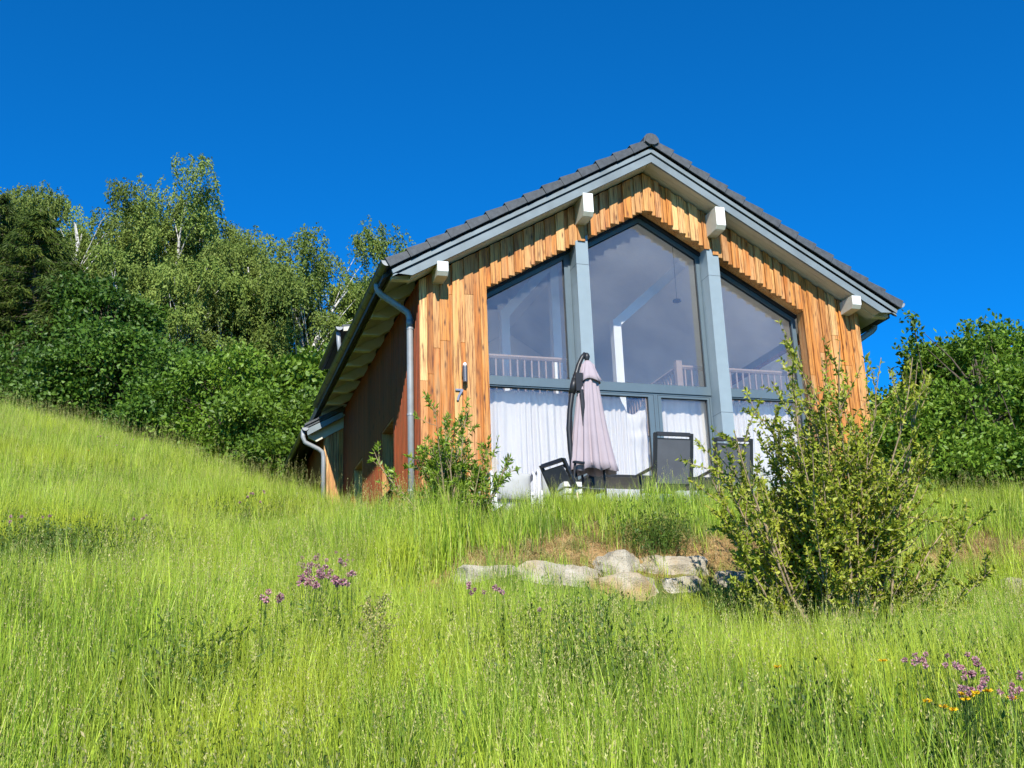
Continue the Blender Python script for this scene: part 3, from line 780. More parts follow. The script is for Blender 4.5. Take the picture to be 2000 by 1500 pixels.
# ------------------------------------------------------------------ terrace furniture
def chair(name, label, loc, rz_, recline=.20, W=.50, h=1.08, seat=.43):
    t = thing(name, label, "chair", loc, rz_, "black sling chairs on the terrace")
    hw = W / 2
    def L(o): o.parent = t; return o
    bx = lambda a, b, c, d, e, f: MB().box(a, b, c, d, e, f)
    zt = h
    yb = -.22; yt = yb - math.tan(recline) * (zt - seat)
    for s in (-1, 1):
        L(MB().tube([(s * hw * .94, .27, 0), (s * hw * .94, .25, .62)], .016, 8).build("leg", M_BLACK))
        L(MB().tube([(s * hw * .94, yb - .08, 0), (s * hw * .94, yb + .02, .62)], .016, 8).build("leg", M_BLACK))
        L(MB().box(s * hw - .022 + (-.01 if s < 0 else .01), s * hw + .022 + (-.01 if s < 0 else .01), yb - .02, .30, .62, .645).build("armrest", M_BLACK))
        bp = MB().prism([(yb - .018, seat - .02), (yb + .018, seat - .02), (yt + .018, zt), (yt - .018, zt)], 'x', s * hw - .022, s * hw + .022)
        L(bp.build("back_post", M_BLACK))
    back = L(MB().prism([(yb - .004, seat), (yb + .004, seat), (yt + .004, zt - .085), (yt - .004, zt - .085)], 'x', -hw + .024, hw - .024).build("backrest", M_SLING))
    o = MB().prism([(yt - .022, zt - .035), (yt + .02, zt - .035), (yt + .014, zt + .012), (yt - .016, zt + .012)], 'x', -hw + .02, hw - .02).build("top_rail", M_BLACK); L(o)
    k = math.tan(recline)
    L(MB().prism([(yt - .012 + .09 * k, zt - .10), (yt + .012 + .09 * k, zt - .10), (yt + .012 + .06 * k, zt - .065), (yt - .012 + .06 * k, zt - .065)], 'x', -hw + .02, hw - .02).build("cross_rail", M_BLACK))
    L(MB().box(-hw + .02, hw - .02, yb + .02, .27, seat - .012, seat).build("seat", M_SLING))
    L(MB().tube([(-hw * .94, .26, seat - .02), (hw * .94, .26, seat - .02)], .013, 8).build("stretcher", M_BLACK))
    return t
c1 = onY(1309, 850, -2.12); c2 = onY(1428, 860, -2.12); c3 = onY(1073, 905, -2.0)
chair("sling_chair", "black sling chair with its back in front of the door curtain", (c1[0], -1.87, FLOOR), 0, h=c1[2] - FLOOR)
chair("sling_chair", "black sling chair nearest the big shrub, right of the other", (c2[0], -1.87, FLOOR), math.radians(-3), h=c2[2] - FLOOR)
chair("sling_chair", "tilted dark chair back left of the closed parasol", (c3[0] + .38, -1.95, FLOOR), math.radians(-72), recline=.48, W=.46, h=c3[2] - FLOOR, seat=.34)
tx0 = onY(1150, 925, -1.25); tx1 = onY(1500, 930, -1.25); TZ = tx0[2]
tbl = thing("garden_table", "long black garden table behind the two black chairs", "table", ((tx0[0] + tx1[0]) / 2, -.85, FLOOR))
part(MB().box(tx0[0], tx1[0], -1.25, -.5, TZ - .035, TZ).build("tabletop", M_BLACK), tbl)
for xx in (tx0[0] + .06, tx1[0] - .06):
    for yy in (-1.18, -.57):
        part(MB().box(xx - .03, xx + .03, yy - .03, yy + .03, FLOOR, TZ - .036).build("leg", M_BLACK), tbl)
def armchair(label, u0, u1, vtop, Y):
    a = onY(u0, vtop, Y); b = onY(u1, vtop, Y); cx = (a[0] + b[0]) / 2; W = b[0] - a[0]; zt = a[2]
    t = thing("armchair", label, "chair", (cx, Y + .3, FLOOR), 0, "white garden armchairs with grey cushions")
    P = lambda o: part(o, t)
    for s in (-1, 1):
        P(MB().tube([(cx + s * W * .46, Y - .02, FLOOR), (cx + s * W * .46, Y + .02, FLOOR + .4), (cx + s * W * .46, Y - .02, zt - .04), (cx + s * W * .45, Y + .02, zt + .005), (cx + s * W * .46, Y + .08, zt - .02), (cx + s * W * .47, Y + .5, zt - .10), (cx + s * W * .47, Y + .56, zt - .16), (cx + s * W * .46, Y + .56, FLOOR)], .019, 8).build("arm_frame", M_PLASTIC, smooth=True))
    P(MB().box(cx - W * .42, cx + W * .42, Y - .012, Y + .012, FLOOR + .12, zt - .26).build("back_panel", M_PLASTIC))
    P(MB().box(cx - W * .44, cx + W * .44, Y + .02, Y + .55, FLOOR + .36, FLOOR + .39).build("seat", M_PLASTIC))
    # puffed cushion hung over the back
    V = []; F = []; n = 10
    for i in range(n + 1):
        for j in range(n + 1):
            uu, vv = i / n * 2 - 1, j / n * 2 - 1
            th = .055 * (1 - uu ** 4) * (1 - vv ** 4) + .012
            V.append((cx + uu * W * .36, Y - .02 - th, (zt - .19) + vv * .17 - .02 * (1 - uu * uu) * (vv < 0)))
    m = len(V)
    V += [(p[0], Y + .02 + (Y - .02 - p[1]), p[2]) for p in V]
    for i in range(n):
        for j in range(n):
            q = (i * (n + 1) + j, (i + 1) * (n + 1) + j, (i + 1) * (n + 1) + j + 1, i * (n + 1) + j + 1)
            F += [q, tuple(k + m for k in q[::-1])]
    rim = [i * (n + 1) for i in range(n + 1)] + [n * (n + 1) + j for j in range(1, n + 1)] + [i * (n + 1) + n for i in range(n - 1, -1, -1)] + [j for j in range(n - 1, 0, -1)]
    for a_, b_ in zip(rim, rim[1:] + rim[:1]): F.append((a_, b_, b_ + m, a_ + m))
    P(mesh_obj("cushion", V, F, M_CUSHION, smooth=True))
    P(MB().box(cx - W * .36, cx + W * .36, Y - .05, Y + .03, zt - .385, zt - .365).build("strap", M_BLACK))
armchair("white garden armchair with grey cushion nearest the wooden wall", 956, 1046, 921, -1.35)
armchair("white garden armchair with grey cushion just left of the parasol", 1048, 1118, 919, -1.35)

# cantilever parasol, closed
PY = -2.05
def pp(u, v, y=PY): return onY(u, v, y)
b0 = pp(1134, 1004)
par = thing("parasol", "closed pinkish grey cantilever parasol with black bent mast", "parasol", (b0[0], PY, FLOOR))
mast = [pp(u, v) for u, v in ((1137, 1002), (1133, 985), (1127, 950), (1120, 918), (1114, 878), (1111, 838), (1113, 800), (1118, 763), (1123, 738), (1130, 713), (1137, 698), (1143, 691))]
mast[0][2] = FLOOR
part(MB().tube(mast, [.034] * 9 + [.030] * 3, 12).build("mast", M_BLACK, smooth=True), par)
part(MB().tube([pp(1117, 766) + np.array([0, 0, -.02]), pp(1120, 752), pp(1123, 740)], .043, 12).build("mast_sleeve", M_BLACK, smooth=True), par)
cr = pp(1129, 745)
part(MB().box(cr[0] - .05, cr[0] + .05, PY - .06, PY + .05, cr[2] - .14, cr[2] + .10).build("crank_box", M_BLACK), par)
hub = pp(1146, 697)
part(MB().tube([hub + np.array([0, 0, -.10]), hub + np.array([0, 0, -.04]), hub, hub + np.array([0, 0, .04]), hub + np.array([0, 0, .055])], [.018, .03, .042, .03, .01], 12).build("hub", M_BLACK, smooth=True), par)
def cloth(zs_, cxs, rxs, ry, folds, amp, name, hem=0, depth=.0):
    V = []; n = 96
    for k_, (z, cx, rx) in enumerate(zip(zs_, cxs, rxs)):
        for i in range(n):
            a = 2 * math.pi * i / n
            t = k_ / (len(zs_) - 1)
            fo_ = 1 + amp * (.25 + .75 * t) * (1.3 * abs(math.sin(folds * .5 * a + .6 * math.sin(2 * a) + .5 * t)) ** .7 - .8)
            V.append((cx + rx * fo_ * math.cos(a), PY - .0 + rx * ry * fo_ * math.sin(a), z + (hem * math.cos(folds * a * .5 + 1) if k_ == len(zs_) - 1 else 0)))
    F = [(k_ * n + i, k_ * n + (i + 1) % n, (k_ + 1) * n + (i + 1) % n, (k_ + 1) * n + i) for k_ in range(len(zs_) - 1) for i in range(n)]
    o = part(mesh_obj(name, V, F, M_CANOPY, smooth=True), par)
    sol = o.modifiers.new("cloth", 'SOLIDIFY'); sol.thickness = .003
    return o
rows = [(712, 1148, 12), (735, 1149, 16), (760, 1149.5, 19), (800, 1151, 24), (840, 1153, 29), (880, 1156, 34), (905, 1158, 37), (922, 1160, 39)]
cz, cxs, rxs = [], [], []
for v, u, hw in rows:
    q = pp(u, v); cz.append(q[2]); cxs.append(q[0]); rxs.append((pp(u + hw, v)[0] - q[0]))
cloth(cz, cxs, rxs, .7, 14, .42, "canopy", .02)
rows = [(705, 1147, 5), (712, 1148, 10), (724, 1149, 14), (736, 1150, 18), (746, 1151, 21.5)]
cz, cxs, rxs = [], [], []
for v, u, hw in rows:
    q = pp(u, v); cz.append(q[2]); cxs.append(q[0]); rxs.append((pp(u + hw, v)[0] - q[0]))
cloth(cz, cxs, rxs, .85, 8, .22, "canopy_cap", .018)
rb = [pp(1131, 765), pp(1134, 800), pp(1135, 835)]
part(MB().tube([q + np.array([0, -.09, 0]) for q in rb], [.025, .03, .012], 6).build("rib", M_BLACK), par)
sb = pp(1112, 980)
for j in range(5):
    z0 = FLOOR + j * .085
    part(MB().box(sb[0] - .10 + .01 * (j % 2), sb[0] + .13, PY - .12, PY + .25, z0 + .004, z0 + .062).build("base_slab", M_SLAB), par)
k0 = pp(1127, 962, -2.9); k1 = pp(1137, 1036, -3.0)
st = MB().tube([k0, (k0 + k1) / 2 + np.array([.004, 0, 0]), k1 + np.array([0, 0, -.15])], .010, 7).build("wooden_stake", M_STAKE)
tag(st, "thin pale wooden stake in the grass below the parasol", "stake")

# ------------------------------------------------------------------ stones along the bank
def boulder(u0, u1, v0, v1, Y, label, seed, depth=.55):
    r = np.random.default_rng(seed)
    a = onY(u0, v1, Y); b = onY(u1, v0, Y)
    cx, cz = (a[0] + b[0]) / 2, (a[2] + b[2]) / 2 - .10
    hx, hz = (b[0] - a[0]) / 2 * 1.06, (b[2] - a[2]) / 2 + .10
    n = 9
    V = []; F = []; idx = {}
    def vid(p):
        k_ = tuple(np.round(p, 5))
        if k_ not in idx: idx[k_] = len(V); V.append(np.array(p, float))
        return idx[k_]
    lin = np.linspace(-1, 1, n)
    for ax in range(3):
        for sg in (-1, 1):
            for i in range(n - 1):
                for j in range(n - 1):
                    q = []
                    for (ii, jj) in ((i, j), (i + 1, j), (i + 1, j + 1), (i, j + 1)):
                        p = [0, 0, 0]; p[ax] = sg; p[(ax + 1) % 3] = lin[ii]; p[(ax + 2) % 3] = lin[jj]; q.append(vid(p))
                    F.append(tuple(q if sg > 0 else q[::-1]))
    P = np.array(V)
    nrm = P / (np.abs(P) ** 9).sum(1, keepdims=True) ** (1 / 9)
    cutn = r.normal(size=(11, 3)); cutn /= np.linalg.norm(cutn, axis=1, keepdims=True); cd_ = r.uniform(.86, 1.22, 11)
    for nn, dd in zip(cutn, cd_):
        over = np.maximum(nrm @ nn - dd, 0); nrm = nrm - over[:, None] * nn
    ph = r.uniform(0, 6, 6)
    dsp = .05 * np.sin(3.1 * nrm[:, 0] + ph[0]) * np.cos(2.7 * nrm[:, 1] + ph[1]) + .035 * np.sin(7 * nrm[:, 2] + 5 * nrm[:, 0] + ph[2]) + r.normal(0, .018, len(nrm))
    nrm = nrm * (1 + dsp[:, None])
    V = nrm * np.array([hx, depth / 2, hz]) + np.array([cx, Y + depth / 2, cz])
    o = mesh_obj("boulder", V, F, M_STONE, loc=(cx, Y + depth / 2, cz))
    o.rotation_euler = (r.uniform(-.05, .05), r.uniform(-.05, .05), r.uniform(-.1, .1))
    return tag(o, label, "stone", "boulders edging the terrace bank")
boulder(897, 1030, 1102, 1152, -4.45, "low flat boulder at the left end of the row", 1)
boulder(1022, 1166, 1094, 1164, -4.55, "long pale boulder second from the left end of the row", 2)
boulder(1168, 1262, 1077, 1128, -4.35, "peaked pale boulder with rounded top, highest of the row", 3)
boulder(1176, 1300, 1118, 1172, -4.62, "pale lower boulder under the peaked one", 4)
boulder(1252, 1378, 1083, 1128, -4.30, "wide flat-topped boulder right of the peaked one", 5)
boulder(1292, 1372, 1124, 1170, -4.52, "ochre-stained boulder under the wide flat-topped one", 6)
boulder(1415, 1480, 1112, 1165, -4.45, "small boulder half hidden at the shrub's left foot", 7)
boulder(1690, 1800, 1128, 1172, -4.40, "grey boulder right behind the shrub's stems", 8)
boulder(1806, 1850, 1140, 1176, -4.40, "little grey stone in the grass right of the shrub", 9)
boulder(1880, 1915, 1138, 1178, -4.45, "upright grey stone among grass, further right", 10)
boulder(1932, 1966, 1146, 1180, -4.45, "small square stone beside the big right-edge boulder", 11)
boulder(1972, 2075, 1132, 1225, -4.60, "tall tan boulder cut by the right picture edge", 12, .6)

# ------------------------------------------------------------------ foliage builders
def unit(v): return v / (np.linalg.norm(v, axis=-1, keepdims=True) + 1e-9)
def leaf_arrays(P, D, L, Wd, rng, fold=.25, droop=0.0):
    n = len(P)
    D = unit(D); Nn = unit(np.cross(D, rng.normal(size=(n, 3)))); S = np.cross(D, Nn)
    L = np.broadcast_to(L, (n,))[:, None]; Wd = np.broadcast_to(Wd, (n,))[:, None]
    a = P; t = P + D * L - np.array([0, 0, 1]) * L * droop
    m = P + D * L * .45
    l = m + S * Wd / 2 + Nn * Wd * fold; r = m - S * Wd / 2 + Nn * Wd * fold
    V = np.stack([a, l, t, r], 1).reshape(-1, 3)
    b = np.arange(n)[:, None] * 4
    T = np.concatenate([b + np.array([[0, 1, 2]]), b + np.array([[0, 2, 3]])])
    rn = np.repeat(rng.random(n), 4)
    return V, T, rn
class Fol:
    def __init__(self): self.V = []; self.T = []; self.R = []; self.n = 0
    def add(self, V, T, R):
        self.V.append(V); self.T.append(T + self.n); self.R.append(R); self.n += len(V)
    def build(self, name, mat, parent):
        o = np_mesh(name, np.concatenate(self.V), np.concatenate(self.T), mat, np.concatenate(self.R))
        return part(o, parent)
def sticks(segs, n=4):                           # many tapered sticks in one array: (p0,p1,r0,r1)
    p0 = np.array([s[0] for s in segs]); p1 = np.array([s[1] for s in segs]); r0 = np.array([s[2] for s in segs]); r1 = np.array([s[3] for s in segs])
    d = unit(p1 - p0); ref = np.where(np.abs(d[:, 2:3]) < .9, np.array([[0, 0, 1.]]), np.array([[1., 0, 0]]))
    a = unit(np.cross(d, ref)); b = np.cross(a, d)
    ang = np.arange(n) * 2 * np.pi / n
    ca, sa = np.cos(ang)[None, :, None], np.sin(ang)[None, :, None]
    R0 = p0[:, None] + r0[:, None, None] * (a[:, None] * ca + b[:, None] * sa)
    R1 = p1[:, None] + r1[:, None, None] * (a[:, None] * ca + b[:, None] * sa)
    V = np.concatenate([R0, R1], 1).reshape(-1, 3)
    base = np.arange(len(segs))[:, None] * 2 * n
    T = np.concatenate([base + np.array([[k, (k + 1) % n, n + (k + 1) % n, n + k]]) for k in range(n)])
    return V, T
def grow(p, d, L, r, rng, steps=6, wob=.12, up=0.0):   # a wandering stem as points + radii
    pts = [np.array(p, float)]; d = unit(np.array(d, float))
    for i in range(steps):
        d = unit(d + rng.normal(0, wob, 3) + np.array([0, 0, up]))
        pts.append(pts[-1] + d * L / steps)
    return np.array(pts), r * np.linspace(1, .25, steps + 1)
def segs_of(pts, rad): return [(pts[i], pts[i + 1], rad[i], rad[i + 1]) for i in range(len(pts) - 1)]
def interp(pts, t):
    x_ = t * (len(pts) - 1); i = np.minimum(x_.astype(int), len(pts) - 2); f_ = (x_ - i)[:, None]
    return pts[i] * (1 - f_) + pts[i + 1] * f_, unit(pts[i + 1] - pts[i])

ML_BIRCH = leaf_mat("birch_leaf", [(0, (.10, .16, .028)), (.5, (.20, .275, .052)), (1, (.34, .405, .10))], .28, patch=.15, patch_col=(.15, .20, .045), spec=.15, vary=.65)
ML_BROAD = leaf_mat("broad_leaf", [(0, (.03, .072, .008)), (.5, (.075, .155, .014)), (1, (.15, .26, .028))], .28, patch=.3, patch_col=(.04, .085, .012))
ML_LIGHT = leaf_mat("light_leaf", [(0, (.055, .115, .009)), (.5, (.125, .22, .016)), (1, (.22, .33, .03))], .28, patch=.2, patch_col=(.05, .13, .015))
ML_SPRUCE = leaf_mat("spruce_needle", [(0, (.030, .055, .010)), (.6, (.065, .10, .016)), (1, (.13, .155, .026))], .2, patch=.2, patch_col=(.05, .075, .012), spec=.15)
ML_PRIVET = leaf_mat("privet_leaf", [(0, (.10, .15, .015)), (.35, (.28, .34, .024)), (.8, (.44, .47, .045)), (1, (.52, .48, .12))], .25, patch=.2, patch_col=(.15, .20, .02))
ML_LAUREL = leaf_mat("laurel_leaf", [(0, (.09, .155, .012)), (.5, (.19, .30, .02)), (1, (.34, .44, .05))], .3, rough=.42, patch=.15, patch_col=(.07, .15, .02), spec=.5)
ML_HEDGE = leaf_mat("hedge_leaf", [(0, (.06, .13, .010)), (.5, (.145, .26, .018)), (1, (.28, .39, .045))], .32, patch=.25, patch_col=(.04, .11, .015))

def birch(u, vtop, s, rad, label, seed, leaves=15000, forks=1, lean=0.0):
    rng = np.random.default_rng(seed)
    top = at(u, vtop, s); gz = g1(top[0], top[1])
    Ht = top[2] - gz
    base = np.array([top[0] - lean, top[1], gz - .2])
    t = thing("birch_tree", label, "tree", (base[0], base[1], gz), 0, "birches behind the meadow")
    segs = []; fol = Fol(); axes = []
    for fk in range(forks):
        off = np.array([rng.normal(0, .35), rng.normal(0, .35), 0]) if forks > 1 else np.zeros(3)
        h = Ht * (.86 if fk == 0 else rng.uniform(.74, .85)); n = 14
        tgt = np.array([top[0] - base[0], top[1] - base[1], 0]) + off * 3.0 + (np.array([rng.normal(0, rad * .3), 0, 0]) if fk else 0)
        pts = np.array([base + off] + [base + off + tgt * (i / n) ** 1.6 + np.array([rng.normal(0, .10), rng.normal(0, .10), h * i / n]) for i in range(1, n + 1)])
        segs += segs_of(pts, (.17 + .006 * Ht) * np.linspace(1, .12, n + 1)); axes.append((pts, h))
    nc = 50
    ns = max(9, int(leaves * 3.3 / 30 / nc))
    for i in range(nc):
        f_ = .26 + .72 * ((i + rng.random()) / nc) ** .9
        prof = math.sin(math.pi * min(1, max(0, (f_ - .16) / .90)) ** 1.15) ** .75 * .98 + .20
        pts, h = axes[rng.integers(0, forks)]
        az = i * 2.39996 + rng.normal(0, .4); rr_ = rad * prof * math.sqrt(rng.uniform(.10, 1)) * rng.uniform(.85, 1.2)
        q, _ = interp(pts, np.array([min(.99, f_)])); q[0][2] = base[2] + Ht * f_ - .35
        c = q[0] + np.array([math.cos(az) * rr_, math.sin(az) * rr_, rng.normal(0, .25)])
        st, _ = interp(pts, np.array([max(.15, f_ - .06 - .10 * rr_ / rad)]))
        mid = st[0] * .45 + c * .55 + np.array([0, 0, .10 * rr_]) + rng.normal(0, .12, 3)
        rb_ = .03 + .05 * (1 - f_)
        segs += [(st[0], mid, rb_ * .7, rb_ * .4), (mid, c - np.array([0, 0, .1]), rb_ * .4, .008)]
        tone = rng.random()
        sp = .135 * rad * rng.uniform(.75, 1.35)
        for k_ in range(ns):
            m = 30
            p = c + np.clip(rng.normal(0, 1, 3), -1.7, 1.7) * np.array([sp, sp, sp * .6])
            L = rng.uniform(.5, 1.5) * rad / 3
            out = unit(np.array([p[0] - q[0][0], p[1] - q[0][1], 0]) + rng.normal(0, .4, 3) * [1, 1, 0])
            tt = rng.random(m) ** .8
            path = p[None] + out[None] * (L * .35 * np.sin(tt * 1.5))[:, None] - np.array([[0, 0, 1]]) * (L * tt ** 1.5)[:, None]
            P = path + rng.normal(0, .055, (m, 3))
            D = rng.normal(0, .5, (m, 3)) + np.array([0, 0, -.8]) + out * .25
            V, T, R = leaf_arrays(P, D, rng.uniform(.10, .17, m), rng.uniform(.05, .085, m), rng)
            fol.add(V, T, np.clip(R * .5 + tone * .3 + rng.random() * .2, 0, 1))
    V, T = sticks(segs, 6)
    part(np_mesh("trunk", V, T, M_BIRCH), t)
    fol.build("crown", ML_BIRCH, t)
    return t
def broadleaf(name, u, v, s, rx, rz_, label, seed, mat, leaf=.13, n_cl=260, per=42, group="leafy trees at the meadow edge", cl=.42, cat="tree", trunk_mat=None, ragged=.25, shoots=0):
    """u,v: centre of the crown seen at distance s; rx, rz_: half sizes in metres."""
    rng = np.random.default_rng(seed)
    c = at(u, v, s); gz = g1(c[0], c[1])
    t = thing(name, label, cat, (c[0], c[1], gz), 0, group)
    fol = Fol(); segs = []
    base = np.array([c[0], c[1], gz - .1])
    tp, tr = grow(base, (0, 0, 1), max(.6, c[2] + rz_ * .35 - gz), .05 + .035 * rx, rng, 7, .06)
    segs += segs_of(tp, tr)
    nb = 9 + int(3 * rx)
    bd = unit(rng.normal(size=(nb, 3))); bd[:, 2] = np.abs(bd[:, 2]) - .25
    nlow = nb // 3; bd[:nlow, 2] = -rng.uniform(.5, 1.0, nlow)          # boughs down to the ground
    bc = c + unit(bd) * np.array([rx, rx, rz_]) * rng.uniform(.45, .82, (nb, 1))
    br = rng.uniform(.28, .48, nb); tone = rng.random(nb)
    sh = []
    for j in range(shoots):                      # leafy shoots standing out of the top
        az = rng.uniform(0, 6.28); q0 = c + np.array([math.cos(az) * rx * .75, math.sin(az) * rx * .75, rz_ * rng.uniform(.55, .85)])
        q1 = q0 + np.array([rng.normal(0, .2), rng.normal(0, .2), rng.uniform(.35, .85)])
        segs.append((q0 - np.array([0, 0, .5]), q1, .012, .003)); sh += [q0 * (1 - t_) + q1 * t_ for t_ in np.linspace(.1, 1, 7)]
    for i in range(n_cl + len(sh)):
        k_ = i % nb
        d = unit(rng.normal(size=3) + .55 * unit(bc[k_] - c) + np.array([0, 0, .2]))
        p = bc[k_] + d * np.array([rx, rx, rz_ * .85]) * br[k_] * (rng.random() ** .22) * (1 + ragged * max(0, rng.normal(0, .35)))
        spread = cl
        if i >= n_cl: p = sh[i - n_cl]; spread = cl * .38
        if p[2] < gz + .15: p[2] = gz + .15 + rng.random() * .6
        if i % 3 == 0:
            q, _ = interp(tp, np.array([np.clip((p[2] - gz) / (c[2] + rz_ * .35 - gz) * .75, .1, .95)]))
            segs.append((q[0], (q[0] + p) / 2 + rng.normal(0, .1, 3), .018 + .006 * rx, .012)); segs.append((segs[-1][1], p * .85 + q[0] * .15, .012, .004))
        m = per if i < n_cl else per // 2
        P = p + rng.normal(0, 1, (m, 3)) * spread * np.array([.55, .55, .30])
        out = unit(d + np.array([0, 0, .35]))
        D = out[None] * .6 + rng.normal(0, .65, (m, 3)) + np.array([0, 0, -.25])
        V, T, R = leaf_arrays(P, D, leaf * rng.uniform(.7, 1.25, m), leaf * rng.uniform(.45, .7, m), rng, .18)
        R = np.clip(R * .5 + tone[k_] * .25 + rng.random() * .25, 0, 1)
        fol.add(V, T, R)
    V, T = sticks(segs, 6)
    part(np_mesh("trunk", V, T, trunk_mat or M_BARK), t)
    fol.build("crown", mat, t)
    return t
def spruce(u, vtop, s, rad, label, seed):
    rng = np.random.default_rng(seed)
    top = at(u, vtop, s); gz = g1(top[0], top[1]); Ht = top[2] - gz
    base = np.array([top[0], top[1], gz - .2])
    t = thing("spruce_tree", label, "tree", (base[0], base[1], gz), 0, "spruces at the left edge")
    segs = segs_of(np.array([base + np.array([0, 0, Ht * f_]) for f_ in np.linspace(0, 1, 8)]), .22 * np.linspace(1, .05, 8)); fol = Fol()
    nb = 150
    for i in range(nb):
        f_ = .06 + .93 * (i + rng.random()) / nb
        az = i * 2.4 + rng.normal(0, .3)
        L = rad * (1 - f_) ** .75 * rng.uniform(.7, 1.15) + .15
        p = base + np.array([0, 0, Ht * f_])
        d = np.array([math.cos(az), math.sin(az), .05])
        m = 8; tt = np.linspace(0, 1, m)
        path = p + d * (L * tt)[:, None] + np.array([0, 0, 1]) * (-.45 * L * tt ** 1.5 + .22 * L * tt ** 4)[:, None]
        segs += segs_of(path, .035 * np.linspace(1, .2, m))
        k_ = int(95 + 55 * L)
        a, dd = interp(path, rng.uniform(.12, 1, k_))
        side = np.cross(dd, [0, 0, 1.]) * rng.choice([-1, 1], k_)[:, None]
        D = dd * .6 + side * rng.uniform(.1, 1, k_)[:, None] + np.array([0, 0, -1]) * rng.uniform(.1, 1.3, k_)[:, None]
        V, T, R = leaf_arrays(a + rng.normal(0, .05, (k_, 3)), D, rng.uniform(.16, .36, k_), rng.uniform(.028, .05, k_), rng, .2)
        fol.add(V, T, np.clip(R * .6 + rng.random() * .4, 0, 1))
    V, T = sticks(segs, 6)
    part(np_mesh("trunk", V, T, M_BARK), t)
    fol.build("crown", ML_SPRUCE, t)

birch(60, 404, 50, 2.8, "birch with pale crown behind the dark spruces at far left", 11, 15000)
birch(160, 352, 45, 3.1, "tall birch with several white stems, leftmost of the high crowns", 12, 20000, forks=3)
birch(258, 385, 47, 2.8, "tall birch with forked white limbs in the middle of the left group", 13, 18000, forks=2)
birch(392, 385, 46, 2.6, "tall narrow birch with bluish crown rising left of the sky gap", 14, 17000)
birch(330, 496, 42, 2.0, "shorter birch with leaning white stem in front of the tall ones", 15, 12000, forks=2, lean=.8)
birch(525, 432, 44, 3.1, "broad weeping birch with rounded top standing alone against the sky", 16, 21000, forks=2)
birch(590, 496, 46, 2.2, "weeping birch on the right flank of the broad one", 17, 14000)
birch(640, 566, 48, 1.9, "small birch seen low behind the broad weeping one", 18, 9000)
birch(684, 600, 50, 2.4, "slim birch nearest the roof gutter in the distance", 19, 14000, forks=2)
birch(440, 526, 43, 1.9, "birch with bare white lower trunk in the gap", 20, 8000)
birch(462, 455, 46, 2.3, "birch filling the canopy between the narrow and the broad crowns", 24, 15000)
birch(330, 420, 49, 2.5, "birch behind the gap between the two tallest crowns", 25, 15000)
birch(100, 395, 48, 2.7, "birch crown between the dark spruces and the many-stemmed one", 26, 15000)
birch(-40, 418, 48, 3.2, "birch cut by the left picture edge", 21, 10000)
spruce(6, 366, 38, 3.3, "dark spruce cut by the left picture edge, tallest of the conifers", 31)
spruce(80, 398, 36, 3.5, "dark spruce with drooping boughs right of the edge spruce", 32)
spruce(140, 500, 34, 2.6, "low spruce with olive boughs in front of the others", 33)
spruce(-60, 430, 35, 3.0, "spruce mostly outside the left picture edge", 34)
broadleaf("maple_tree", 220, 640, 33, 1.5, 1.9, "dense mid-green leafy tree in front of the tall birches", 41, ML_BROAD, n_cl=330, leaf=.16)
broadleaf("maple_tree", 255, 740, 31, 2.4, 1.6, "dark leafy tree low over the meadow crest, left of centre", 42, ML_BROAD, n_cl=300, leaf=.15)
broadleaf("maple_tree", 120, 770, 31, 1.8, 1.4, "shaded leafy bush under the spruces", 43, ML_BROAD, n_cl=240, leaf=.15)
broadleaf("hazel_tree", 420, 790, 28, 1.7, 1.6, "light green rounded bush directly behind the meadow crest", 44, ML_LIGHT, n_cl=300, leaf=.13)
broadleaf("hazel_tree", 565, 775, 29, 1.3, 1.35, "bright big-leaved tree left of the house gutter", 45, ML_LIGHT, n_cl=280, leaf=.19)
broadleaf("hazel_tree", 500, 850, 27, 1.4, 1.0, "low bright bush at the foot of the big-leaved tree", 46, ML_LIGHT, n_cl=200, leaf=.13)
broadleaf("hazel_tree", 605, 860, 27.5, 1.2, 1.2, "bright bush beside the rear wing downpipe", 47, ML_LIGHT, n_cl=190, leaf=.13)
broadleaf("maple_tree", 330, 770, 34, 1.5, 1.1, "mid-green tree between the dense tree and the sky gap", 48, ML_BROAD, n_cl=240, leaf=.15)
broadleaf("maple_tree", 445, 765, 33, 1.2, .8, "leafy crown below the bare birch trunk", 49, ML_LIGHT, n_cl=170, leaf=.19)
broadleaf("maple_tree", 660, 800, 36, 1.4, 1.4, "leafy tree half hidden behind the eave gutter", 50, ML_BROAD, n_cl=240, leaf=.15)
broadleaf("maple_tree", 20, 740, 33, 2.0, 2.0, "dark leafy tree at the left picture edge under the spruces", 51, ML_BROAD, n_cl=220, leaf=.15)
broadleaf("hazel_tree", 565, 915, 26, 1.3, .6, "lowest bright bush where the meadow crest meets the house", 53, ML_LIGHT, n_cl=170, leaf=.12)
broadleaf("maple_tree", 330, 820, 28.5, 1.4, .95, "dark low bush at the meadow crest left of the light bush", 52, ML_BROAD, n_cl=170, leaf=.13)
